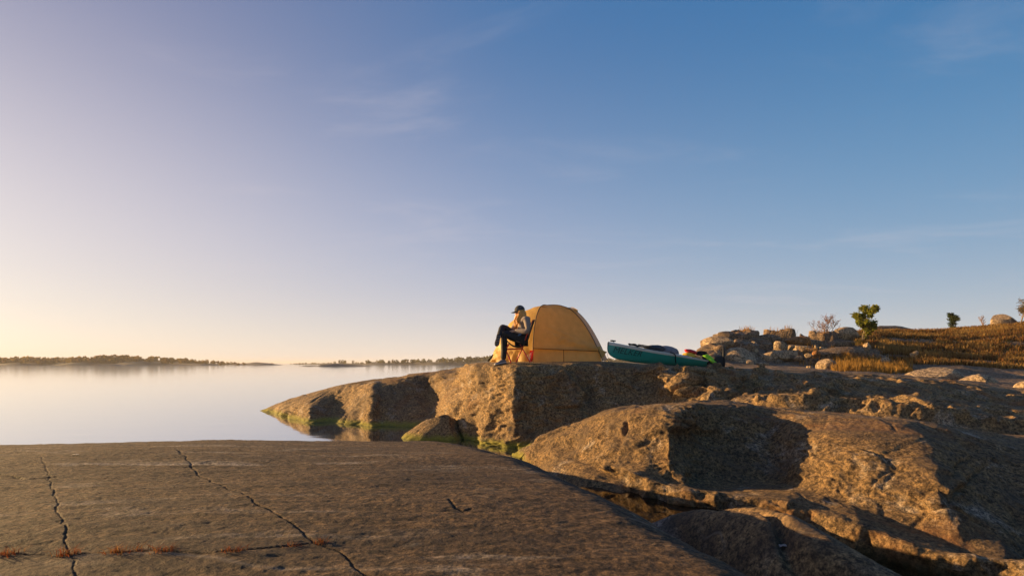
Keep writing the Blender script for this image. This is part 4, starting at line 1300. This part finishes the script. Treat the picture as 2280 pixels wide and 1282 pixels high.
    # black bag with an upright pole behind the stern
    c = W(1597, 806, 14.3)
    g = ground(c.x, c.y)
    t = thing('gear_bag', 'black gear bag standing at the kayak stern with a thin upright pole', 'bag', Vector((c.x, c.y, g)))
    link('bag_body', blob('bag_body', Vector((c.x, c.y, g + 0.15)), (0.20, 0.15, 0.19), (1, 0.2, 0), 8, 0.10, 2.0, 4, 0.35), M_BLACK, t)
    q = W(1611, 818, 14.2); q.z = ground(q.x, q.y)
    bm = bmesh.new(); tube(bm, [q, Vector((q.x, q.y, q.z + 0.60))], [0.032, 0.026], 8)
    link('pole', bm_mesh('pole', bm), M_BLACK, t)
build_kayak()
build_gear()
# ------------------------------------------------------------------ boulders
def boulder_mesh(name, c, dims, seed, cuts=9, sub=4, blocky=0.0, tilt=0.0, amp=0.07, peak=0.0):
    rnd = np.random.RandomState(seed)
    bm = bmesh.new(); bmesh.ops.create_icosphere(bm, subdivisions=sub, radius=1.0)
    co = np.array([v.co[:] for v in bm.verts], dtype=np.float32)
    ns = rnd.normal(size=(cuts, 3))
    if blocky:
        ns[:6] = [(1, 0, .1), (-1, .1, .15), (0, -1, .1), (0, 1, 0), (.1, 0, 1), (-.3, -.5, .8)]
        ns = ns + 0.12 * rnd.normal(size=ns.shape)
    ns /= np.linalg.norm(ns, axis=1)[:, None]
    for i, n in enumerate(ns):
        d = rnd.uniform(0.52, 0.82) if not blocky else rnd.uniform(0.55, 0.66)
        ex = np.maximum(co @ n.astype(np.float32) - d, 0)
        co = co - ex[:, None] * n[None, :].astype(np.float32) * 1.0
    co /= np.abs(co).max(0)
    co = co * (1 + amp * fbm(co * 1.6, 4, 0.55, off=seed * 3.1))[:, None] + 0.02 * fbm(co * 7, 3, off=seed * 1.7)[:, None]
    co[:, :2] *= (1 - peak * np.clip(co[:, 2:3] * 0.5 + 0.5, 0, 1))
    ct, st = math.cos(tilt), math.sin(tilt)
    x, z = co[:, 0] * dims[0], co[:, 2] * dims[2]
    out = np.stack([x * ct - z * st, co[:, 1] * dims[1], x * st + z * ct], 1)
    for v, p in zip(bm.verts, out): v.co = Vector(p.tolist()) + Vector((0, 0, 0))
    me = bm_mesh(name, bm)
    me.set_sharp_from_angle(angle=rad(24))
    return me

def boulder(label, x0, x1, y0, y1, Y, seed, mat=None, blocky=0.0, tilt=0.0, deep=0.8, cuts=14, sub=3, group=None, amp=0.07, peak=0.0, sink=0.30, hs=0.72):
    w = (x1 - x0) / 2 / F * Y; h = (y1 - y0) / F * Y
    c = W((x0 + x1) / 2, y1, Y)
    me = boulder_mesh('boulder', c, (w * 1.04, w * deep, h * hs), seed, cuts, sub, blocky, tilt, amp, peak)
    o = link('boulder', me, mat or M_BOULDER)
    o.location = (c.x, c.y, c.z + h * sink)
    tag(o, label, 'boulder', group)
    return o

OUT = 'boulders of the outcrop behind the kayak'
boulder('low pointed boulder at the water edge below the headland', 840, 1140, 930, 990, 11.0, 23, M_ROCK, deep=0.5, cuts=4, sub=5, amp=0.16, peak=0.6, sink=-0.05, hs=1.12)
boulder('big rounded boulder topping the outcrop just behind the kayak stern', 1563, 1628, 748, 780, 29.0, 3, group=OUT, cuts=13)
boulder('pale square block beside the top rounded boulder of the outcrop', 1634, 1670, 749, 777, 30.0, 5, blocky=1, tilt=-0.2, group=OUT)
boulder('large arched boulder with dark front at the foot of the outcrop', 1612, 1686, 772, 822, 26.5, 8, group=OUT, cuts=12, amp=0.05)
boulder('small sunlit stone between the kayak gear and the arched boulder', 1584, 1608, 782, 800, 26.0, 9, group=OUT, sub=3)
boulder('fist-shaped stone left under the top rounded boulder', 1568, 1586, 780, 796, 26.6, 10, group=OUT, sub=3)
boulder('small upright pale block standing on bare rock before the arched boulder', 1661, 1676, 796, 817, 25.2, 11, blocky=1, group=OUT, sub=3)
boulder('flat low stone lying at the front foot of the arched boulder', 1624, 1644, 813, 823, 24.6, 12, group=OUT, sub=3)
boulder('sunlit pyramid-shaped boulder in the middle of the outcrop', 1723, 1753, 759, 780, 30.0, 13, group=OUT, cuts=11)
boulder('orange lichen-covered boulder on the outcrop skyline', 1748, 1802, 747, 766, 33.0, 14, M_BOULDER_O, group=OUT)
boulder('big square block with sunlit left face in the middle of the outcrop', 1716, 1770, 773, 803, 28.0, 15, blocky=1, group=OUT)
boulder('slanted pale slab leaning against the big square block', 1690, 1726, 779, 808, 27.6, 16, blocky=1, tilt=0.5, group=OUT)
boulder('small angular stones wedged above the arched boulder', 1664, 1690, 772, 786, 28.5, 17, blocky=1, group=OUT, sub=3)
boulder('round orange-tinted stone at the right foot of the outcrop', 1808, 1827, 780, 793, 27.0, 18, M_BOULDER_O, group=OUT, sub=3)
boulder('low pale stone beside the round orange-tinted stone', 1792, 1809, 786, 795, 26.6, 19, group=OUT, sub=3)
boulder('thin pale post-like stone below the bare reddish shrub', 1812, 1822, 766, 780, 30.0, 20, blocky=1, group=OUT, sub=3)
boulder('small pale cube of rock below the bare reddish shrub', 1826, 1842, 770, 781, 30.0, 22, blocky=1, group=OUT, sub=3)
boulder('dark ledge block along the top of the outcrop', 1664, 1752, 745, 768, 34.0, 24, M_HILL, deep=0.5, group=OUT)
boulder('dark ledge block under the reddish shrub', 1760, 1850, 752, 775, 33.5, 25, M_HILL, deep=0.5, group=OUT)
boulder('large smooth sunlit boulder left of the green tree', 1852, 1916, 728, 757, 38.0, 26, deep=0.6, cuts=5, amp=0.04)
boulder('dark block under the large smooth boulder by the tree', 1842, 1910, 752, 776, 35.5, 27, M_HILL, blocky=1, deep=0.5)
boulder('small stone at the foot of the green tree', 1922, 1941, 762, 777, 32.5, 28, sub=3)
boulder('long dark rock on the hill skyline right of the tree', 1936, 2040, 725, 742, 45.0, 29, M_HILL, deep=0.35)
boulder('pale rounded boulder on the hill top at the far right', 2200, 2264, 699, 727, 44.0, 30, deep=0.7, cuts=6, amp=0.05)
boulder('grey pyramid-shaped boulder at the edge of the golden grass', 1818, 1862, 799, 826, 21.5, 31, cuts=6)
boulder('smooth whale-backed sunlit rock below the heather slope', 2012, 2136, 812, 850, 18.5, 32, deep=0.8, cuts=7, amp=0.12, sink=0.1, hs=0.9)
boulder('low sunlit tail of rock right of the whale-backed rock', 2122, 2216, 830, 860, 17.2, 33, deep=0.7, cuts=7, amp=0.12, sink=0.0, hs=0.95)
boulder('small sunlit rock at the right picture edge below the slope', 2262, 2320, 846, 868, 15.5, 34, cuts=7, amp=0.12, sink=0.0, hs=0.95)
boulder('small stone behind the golden grass', 1958, 1980, 795, 809, 27.0, 35, sub=3)
boulder('pale stone half hidden in the heather', 2025, 2044, 781, 796, 30.5, 36, sub=3)
boulder('tiny pale stone near the hill skyline', 2072, 2092, 730, 739, 44.0, 37, sub=3)
boulder('low rounded rock swelling below the green tree', 1790, 1960, 772, 812, 28.0, 38, M_HILL, deep=0.5, cuts=3, amp=0.04, tilt=0.06)

EXTRA = [('squat pale stone above the kayak gear bag', 1590, 1612, 770, 786, 27.8, 0), ('narrow leaning block beside the pale square block', 1670, 1686, 755, 773, 30.5, 1), ('small sharp stone between the pyramid boulder and orange boulder', 1754, 1768, 765, 777, 30.2, 0),
 ('cracked flat block under the orange lichen boulder', 1768, 1806, 768, 784, 30.5, 1), ('small tilted stone at the foot of the big square block', 1770, 1786, 790, 801, 27.2, 0), ('long flat stone lying on the ground right of the arched boulder', 1684, 1712, 804, 814, 25.4, 1),
 ('little grey stone left of the pyramid-shaped boulder by the grass', 1796, 1812, 812, 821, 22.5, 0), ('flat stone poking out in front of the golden grass', 1880, 1904, 826, 834, 19.5, 1), ('rounded stone low on the slope under the reddish shrub', 1846, 1866, 776, 788, 29.0, 0)]
for i, (lab, a_, b_, c_, d_, Y_, bl) in enumerate(EXTRA):
    boulder(lab, a_, b_, c_, d_, Y_, 70 + i, blocky=1, sub=4, group=OUT)

# white scrap on the hump and a white chip on the slab
def scrap(name, lab, cat, px, py, size, col):
    x, y, z = slab_hit(px, py)
    z = slab_ground(x, y)
    rows = []
    for i in range(7):
        rows.append([Vector((x + (i / 6 - 0.5) * size * 1.8, y + (k / 4 - 0.5) * size * 0.7, z + 0.012 + 0.25 * size * abs(math.sin(i * 1.9 + k * 1.3)))) for k in range(5)])
    bm = bmesh.new(); grid_surface(bm, rows); bmesh.ops.solidify(bm, geom=bm.faces[:], thickness=0.004)
    tag(link(name, bm_mesh(name, bm), simple(name + '_white', col, 0.7)), lab, cat)
scrap('feather', 'small white feather scrap lying on the hump in the gully', 'feather', 1748, 1217, 0.045, (0.62, 0.52, 0.48))
scrap('shell_chip', 'tiny white chip lying on the foreground slab', 'chip', 168, 1019, 0.025, (0.7, 0.68, 0.64))

# ------------------------------------------------------------------ grasses
M_PLANT = attr_mat('plant_tints', 'tint', transl=0.42)
def blades(name, bases, heights, widths, lean, cols, rs):
    """one upright tapering blade (two faces) per base point"""
    n = len(bases)
    ang = rs.uniform(0, math.pi, n); ln = rs.normal(size=(n, 2)) * lean
    dx, dy = np.cos(ang) * widths, np.sin(ang) * widths
    b = np.asarray(bases); h = heights
    v0 = b + np.stack([-dx, -dy, -0.03 + 0 * h], 1); v1 = b + np.stack([dx, dy, -0.03 + 0 * h], 1)
    m = b + np.stack([ln[:, 0] * h * 0.4, ln[:, 1] * h * 0.4, h * 0.6], 1)
    v2 = m + np.stack([dx, dy, 0 * h], 1) * 0.7; v3 = m - np.stack([dx, dy, 0 * h], 1) * 0.7
    v4 = b + np.stack([ln[:, 0] * h, ln[:, 1] * h, h], 1)
    V = np.stack([v0, v1, v2, v3, v4], 1).reshape(-1, 3)
    i = np.arange(n) * 5
    T = np.concatenate([np.stack([i, i + 1, i + 2], 1), np.stack([i, i + 2, i + 3], 1), np.stack([i + 3, i + 2, i + 4], 1)])
    me = mesh_np(name, V, T)
    set_col(me, np.repeat(cols, 5, 0))
    me.materials.append(M_PLANT)
    return me

def build_grass():
    rs = np.random.RandomState(5)
    nr, nc = BED.shape[:2]
    U = BED[..., 0] / BED[..., 1] * F + 1140
    R = HOR - BED[..., 2] / BED[..., 1] * F
    sg = np.repeat(BED_SEG[:, None], nc, 1)
    def sample(mask, n):
        k = np.where(mask.ravel())[0]
        p = BED.reshape(-1, 3)
        area = (p[k, 1] / 30.0) ** 2
        j = rs.choice(k, n, p=area / area.sum())
        q = p[j].copy()
        q[:, 0] += rs.normal(0, 0.06, n); q[:, 1] += rs.normal(0, 0.15, n)
        return q
    pal = np.array([(0.22, 0.125, 0.038), (0.15, 0.070, 0.026), (0.08, 0.046, 0.022), (0.27, 0.17, 0.06), (0.05, 0.045, 0.02)])
    # heather and dry grass on the slope
    mask = (sg > 13.75) & (sg < 15.02) & (U > 1905) & (U < 2700) & (R > 0)
    edge = 1905 + 60 * np.sin(R * 0.09)
    q = sample(mask & (U > edge), 62000)
    n1 = 1.7 * fbm(q * np.array([0.22, 0.5, 1.3]), 3, off=8.0); n2 = fbm(q * 1.3, 2, off=77.0)
    w = n1 + 0.5 * n2 + rs.normal(0, 0.18, len(q))
    idx = np.digitize(w, [-0.16, 0.0, 0.16, 0.42])
    cols = pal[np.array([4, 2, 1, 0, 3])[idx]] * rs.uniform(0.7, 1.25, (len(q), 1))
    keep = (n1 + 0.6 * n2) > -0.25
    h = np.where(idx <= 1, 0.16, 0.27) * rs.uniform(0.6, 1.35, len(q))
    o = link('heather_slope', blades('heather_slope', q[keep], h[keep], rs.uniform(0.014, 0.034, keep.sum()), 0.22, cols[keep], rs)); o['kind'] = 'stuff'
    o['label'] = 'rust and gold heather and dry grass covering the hillside'
    # golden grass patch in the hollow
    mask = (sg > 12.55) & (sg < 13.6) & (U > 1855) & (U < 2025)
    q = sample(mask, 11000)
    kp = fbm(q * np.array([0.5, 0.4, 0.5]), 3, off=19.0) + 0.35 * np.sin((q[:, 0] / q[:, 1] * F + 1140 - 1850) / 180 * math.pi) > 0.05
    q = q[kp]
    cols = np.array((0.34, 0.19, 0.05)) * rs.uniform(0.55, 1.2, (len(q), 1))
    o = link('golden_grass', blades('golden_grass', q, 0.40 * (0.35 + 1.1 * np.clip(fbm(q * 1.1, 3, off=29.0) + 0.4, 0, 1)) * rs.uniform(0.4, 1.3, len(q)), rs.uniform(0.008, 0.02, len(q)), 0.16, cols, rs)); o['kind'] = 'stuff'
    o['label'] = 'tall golden dry grass in the hollow below the slope'
    # sparse tufts on the outcrop top and on the rock ground
    mask = ((sg > 14.8) & (sg < 15.05) & (U > 1640) & (U < 1900)) | ((sg > 13.2) & (sg < 13.9) & (U > 1780) & (U < 2000))
    q = sample(mask, 3600); q = q[fbm(q * 0.9, 2, off=3.0) > 0.10]
    cols = np.array((0.36, 0.19, 0.05)) * rs.uniform(0.5, 1.2, (len(q), 1))
    o = link('sparse_grass', blades('sparse_grass', q, 0.30 * rs.uniform(0.5, 1.3, len(q)), rs.uniform(0.008, 0.018, len(q)), 0.25, cols, rs)); o['kind'] = 'stuff'
    o['label'] = 'sparse dry grass between the outcrop boulders'
    # tufts in the long crack of the slab
    spots = [(22, 1231, 1.2, 'reddish grass tuft at the left picture edge in the slab crack'), (150, 1236, 1.1, 'reddish grass tuft where the two slab cracks meet'), (262, 1234, 1.25, 'wide reddish grass tuft in the long slab crack'), (305, 1233, 0.7, 'tiny reddish tuft right beside the wide tuft in the slab crack'), (362, 1234, 1.1, 'reddish grass tuft leaning right in the long slab crack'), (518, 1234, 1.0, 'lone reddish grass tuft midway along the slab crack'), (648, 1220, 0.8, 'small rust grass tuft near the forked end of the crack'), (716, 1211, 0.7, 'small brown tuft where the long crack meets the diagonal crack')]
    for px, py, sc, lab in spots:
        x, y, z = slab_hit(px, py)
        n = int(110 * sc)
        bx = x + rs.normal(0, 0.017 * sc, n); by = y + rs.normal(0, 0.008, n)
        q = np.stack([bx, by, np.full(n, slab_ground(x, y) - 0.005)], 1)
        cols = np.where(rs.rand(n, 1) < 0.6, np.array([[0.20, 0.06, 0.025]]), np.array([[0.24, 0.12, 0.045]])) * rs.uniform(0.5, 1.25, (n, 1))
        me = blades('grass_tuft', q, 0.026 * sc * rs.uniform(0.3, 1.4, n), rs.uniform(0.0008, 0.0018, n), 0.9, cols, rs)
        tag(link('grass_tuft', me), lab, 'grass tuft', 'grass tufts in the slab crack')
build_grass()

# ------------------------------------------------------------------ trees and shrubs
M_BARK = simple('bark', (0.16, 0.12, 0.085), 0.9, 0.3, 12)
M_BARKR = simple('reddish_bark', (0.20, 0.13, 0.10), 0.9, 0.3, 12)
def tree(name, label, cat, px, py, Y, height, spread, nleaf, leaf, cols, seed, stems=1, lean=0.0, bark=None, levels=3, up=0.55, crown0=0.25, needle=False, group=None):
    rnd = random.Random(seed); rs = np.random.RandomState(seed)
    b = W(px, py, Y); b.z = min(b.z, ground(b.x, b.y)) - 0.03
    t = thing(name, label, cat, b, group)
    bm = bmesh.new(); tips = []
    def limb(p, d, ln, r, lv):
        pts = [p]; n = 5
        dd = d.copy()
        for k in range(n):
            dd = (dd + Vector((rnd.gauss(0, .16), rnd.gauss(0, .16), rnd.gauss(0.03, .10)))).normalized()
            pts.append(pts[-1] + dd * ln / n)
        tube(bm, pts, [r * (1 - 0.7 * k / n) for k in range(n + 1)], 5 if lv else 7)
        if lv >= 1:
            for k in range(2, n + 1): tips.append((pts[k], lv))
        if lv < levels:
            for k in range(rnd.randint(3, 5) if lv else (22 if needle else rnd.randint(6, 8))):
                f = rnd.uniform(0.3, 1.0) if lv else rnd.uniform(crown0, 1.0)
                i = min(int(f * n), n - 1)
                q = pts[i].lerp(pts[i + 1], f * n - i)
                a = rnd.uniform(0, 2 * math.pi)
                side = Vector((math.cos(a), math.sin(a), 0))
                nd = (dd * up + side * (1 - up) * spread + Vector((0, 0, 0.15))).normalized()
                taper = (1.15 - 0.65 * f) if needle or lv == 0 else 0.9
                limb(q, nd, ln * rnd.uniform(0.38, 0.58) * taper * (spread if lv == 0 else 1), r * 0.5, lv + 1)
    for s in range(stems):
        a = rnd.uniform(0, 6.28)
        d = Vector((lean + (0.35 * math.cos(a) if stems > 1 else 0), 0.35 * math.sin(a) if stems > 1 else 0, 1)).normalized()
        limb(b + Vector((0.03 * math.cos(a), 0.03 * math.sin(a), 0)), d, height * rnd.uniform(0.75, 0.95) if stems > 1 else height * 0.85, height * 0.022, 0)
    link('trunk', bm_mesh('trunk', bm), bark or M_BARK, t)
    if nleaf:
        T = np.array([p[:] for p, lv in tips]); wgt = np.array([lv for p, lv in tips], float); wgt /= wgt.sum()
        c = T[rs.choice(len(T), nleaf, p=wgt)] + rs.normal(0, height * 0.032, (nleaf, 3))
        n = rs.normal(size=(nleaf, 3)); n /= np.linalg.norm(n, axis=1)[:, None]
        u = np.cross(n, [0.3, 0.2, 0.9]); u /= np.linalg.norm(u, axis=1)[:, None]
        v = np.cross(n, u)
        s = leaf * rs.uniform(0.6, 1.3, (nleaf, 1))
        asp = 0.3 if needle else 0.6
        V = np.stack([c - u * s, c + v * s * asp, c + u * s, c - v * s * asp], 1).reshape(-1, 3)
        i = np.arange(nleaf) * 4
        me = mesh_np('crown', V, np.stack([i, i + 1, i + 2, i + 3], 1))
        pc = np.array(cols)[rs.randint(0, len(cols), nleaf)] * rs.uniform(0.7, 1.3, (nleaf, 1))
        set_col(me, np.repeat(pc, 4, 0)); me.materials.append(M_PLANT)
        link('crown', me, None, t)
    return t
tree('leafy_tree', 'small bushy green tree standing on the outcrop beside a smooth boulder', 'tree', 1921, 772, 34.5, 2.5, 1.2, 6500, 0.07, [(0.15, 0.16, 0.022), (0.20, 0.18, 0.025), (0.11, 0.13, 0.02)], 12, crown0=0.12)
tree('red_shrub', 'sparse shrub with reddish leaves on the outcrop skyline', 'shrub', 1841, 757, 37.5, 1.75, 1.2, 520, 0.035, [(0.22, 0.06, 0.035), (0.16, 0.07, 0.04), (0.22, 0.12, 0.05)], 21, stems=4, bark=M_BARKR, crown0=0.3)
tree('young_pine', 'small dark green pine alone on the hill skyline', 'tree', 2128, 728, 45.5, 1.8, 0.75, 3600, 0.07, [(0.035, 0.06, 0.02), (0.05, 0.075, 0.022), (0.06, 0.06, 0.02)], 33, needle=True, crown0=0.08, up=0.22, levels=2)
tree('bare_shrub', 'thin leafless shrub on the hill skyline', 'shrub', 2192, 724, 46, 1.35, 0.7, 60, 0.03, [(0.3, 0.2, 0.1)], 44, stems=3, bark=M_BARKR, up=0.75)
tree('birch_tree', 'olive brown leafy tree at the right picture edge', 'tree', 2264, 742, 42, 3.0, 1.2, 2200, 0.055, [(0.12, 0.085, 0.022), (0.09, 0.075, 0.02), (0.16, 0.10, 0.03)], 52, crown0=0.15)
tree('low_shrub', 'low rust-coloured shrub under the green tree', 'shrub', 1945, 772, 33.5, 0.55, 1.5, 420, 0.04, [(0.26, 0.09, 0.025), (0.18, 0.09, 0.03)], 61, stems=4, crown0=0.1)
tree('low_shrub', 'low olive shrub between the dark block and the green tree', 'shrub', 1908, 774, 33.5, 0.5, 1.5, 420, 0.04, [(0.16, 0.11, 0.025), (0.10, 0.08, 0.02)], 62, stems=4, crown0=0.1)

# ------------------------------------------------------------------ islands
M_ISLE = simple('island_ground', (0.13, 0.10, 0.05), 0.9, 0.4, 0.05)
M_SKERRY = simple('skerry_rock', (0.13, 0.11, 0.085), 0.85, 0.35, 0.2)
def island(name, Y, prof, depth, mat, wood=None, seed=1):
    """prof: (px, height in px) along the shore; a low mound with a wooded back"""
    px0, px1 = prof[0][0], prof[-1][0]
    n = max(24, int((px1 - px0) / 4)); m = 9
    xs = np.linspace(px0, px1, n)
    hh = np.interp(xs, [p[0] for p in prof], [p[1] for p in prof]) / F * Y
    V = []
    for i in range(n):
        for k in range(m):
            q = k / (m - 1); f = math.sin(math.pi * q) ** 0.7
            y = Y + (q - 0.5) * depth + (10 * math.sin(xs[i] * 0.05)) * (depth / 80)
            V.append(((xs[i] - 1140) / F * Y, y, WATER_Z - 0.4 + (hh[i] + 0.4) * f))
    V = np.array(V)
    V[:, 2] += (fbm(V * np.array([0.06, 0.06, 0.1]) * (700 / Y), 3, off=seed) * 0.22) * np.repeat(np.minimum(hh, 8), m)
    idx = np.arange(n * m).reshape(n, m)
    f = np.stack([idx[:-1, :-1].ravel(), idx[1:, :-1].ravel(), idx[1:, 1:].ravel(), idx[:-1, 1:].ravel()], 1)
    o = link(name, smooth(mesh_np(name, V, f)), mat); o['kind'] = 'structure'
    if wood:
        ntree, tprof, cols = wood
        rs = np.random.RandomState(seed); cen, rad_, cl = [], [], []
        tx = np.array([p[0] for p in tprof]); th = np.array([p[1] for p in tprof])
        for j in range(ntree):
            p = rs.uniform(tx[0], tx[-1]); H = np.interp(p, tx, th) / F * Y * rs.uniform(0.6, 1.08)
            if H < 0.8: continue
            q = rs.uniform(0.12, 0.75)
            hz = np.interp(p, xs, hh) * math.sin(math.pi * q) ** 0.7
            x, y = (p - 1140) / F * Y, Y + (q - 0.5) * depth
            top = max(H, 2.0); r = max(1.2, 0.30 * top) * rs.uniform(0.7, 1.3)
            nl = 46
            d = rs.normal(size=(nl, 3)); d /= np.linalg.norm(d, axis=1)[:, None]; d *= rs.uniform(0.5, 1, (nl, 1)) ** 0.5
            zc = WATER_Z + max(hz * 0.5, top - r * 0.9)
            e = d * np.array([r, r, max(r * 0.85, (top - hz * 0.4) * 0.42)])
            base = np.array([x, y, zc - max(0, (top - hz * 0.4) * 0.42 - r * 0.8)])
            cen.append(base + e); rad_.append(np.full(nl, r * 0.36)); cl.append(np.repeat((np.array(cols[rs.randint(len(cols))]) * rs.uniform(0.7, 1.25))[None, :], nl, 0))
        c = np.concatenate(cen); s = np.concatenate(rad_)[:, None] * rs.uniform(0.6, 1.3, (len(c), 1)); cc = np.concatenate(cl)
        nn = rs.normal(size=c.shape); nn /= np.linalg.norm(nn, axis=1)[:, None]
        u = np.cross(nn, [0.3, 0.2, 0.9]); u /= np.linalg.norm(u, axis=1)[:, None]; v = np.cross(nn, u)
        VV = np.stack([c - u * s, c + v * s, c + u * s, c - v * s], 1).reshape(-1, 3)
        i = np.arange(len(c)) * 4
        me = mesh_np('island_wood', VV, np.stack([i, i + 1, i + 2, i + 3], 1))
        set_col(me, np.repeat(cc, 4, 0)); me.materials.append(M_PLANT)
        w = link('island_wood', me); w['kind'] = 'stuff'
        w['label'] = 'distant woodland covering a low island'
GOLD = [(0.20, 0.13, 0.03), (0.17, 0.12, 0.03), (0.16, 0.095, 0.028), (0.22, 0.15, 0.035)]
OLIVE = [(0.08, 0.07, 0.018), (0.11, 0.09, 0.02), (0.06, 0.055, 0.016), (0.13, 0.11, 0.02)]
island('island', 620, [(-420, 3), (0, 5), (200, 6), (300, 9), (420, 6), (500, 2), (530, 0)], 90, M_ISLE, (620, [(-420, 14), (0, 15), (60, 17), (105, 19), (150, 16), (220, 18), (275, 22), (320, 20), (380, 16), (450, 12), (500, 7), (525, 3)], GOLD), 3)
island('island', 560, [(515, 0), (530, 3), (575, 6), (600, 4), (625, 0)], 40, M_SKERRY, (16, [(515, 4), (528, 8), (560, 6), (600, 3)], GOLD), 4)
island('island', 900, [(650, 0), (690, 2), (760, 3), (815, 2), (830, 0)], 70, M_ISLE, (60, [(650, 2), (690, 4), (750, 5), (762, 10), (778, 12), (790, 6), (830, 4)], OLIVE), 5)
island('island', 700, [(812, 0), (830, 4), (950, 6), (1090, 8), (1250, 8), (1500, 4)], 90, M_ISLE, (300, [(815, 9), (850, 11), (900, 12), (950, 13), (1000, 16), (1050, 18), (1090, 20), (1200, 20), (1500, 10)], OLIVE), 6)
island('islet', 300, [(664, 0), (690, 2.2), (712, 1), (720, 4), (745, 6), (790, 3.5), (800, 3), (830, 0)], 14, M_SKERRY, None, 7)
island('islet', 430, [(214, 0), (225, 2.5), (262, 3), (270, 0.4), (282, 2.5), (290, 0)], 14, M_SKERRY, None, 8)
island('islet', 420, [(372, 0), (392, 2.5), (430, 3.5), (462, 2.5), (468, 0.3), (476, 2), (486, 0)], 14, M_SKERRY, None, 9)

# ------------------------------------------------------------------ evening haze over the water
def build_haze():
    b = NT('sea_haze')
    v = b.n('ShaderNodeVolumePrincipled', Density=HAZE)
    v.inputs['Color'].default_value = (1.0, 0.93, 0.84, 1)
    v.inputs['Anisotropy'].default_value = 0.0
    b.l(v.outputs[0], b.out.inputs['Volume'])
    bm = bmesh.new()
    bmesh.ops.create_cube(bm, size=1.0)
    lo, hi = Vector((-4100, -80, -9.5)), Vector((4100, 4600, 16.0))
    for q in bm.verts:
        q.co = Vector([lo[i] + (q.co[i] + 0.5) * (hi[i] - lo[i]) for i in range(3)])
    o = link('haze', bm_mesh('haze', bm, False), b.m); o['kind'] = 'stuff'
HAZE = 0.00022
build_haze()
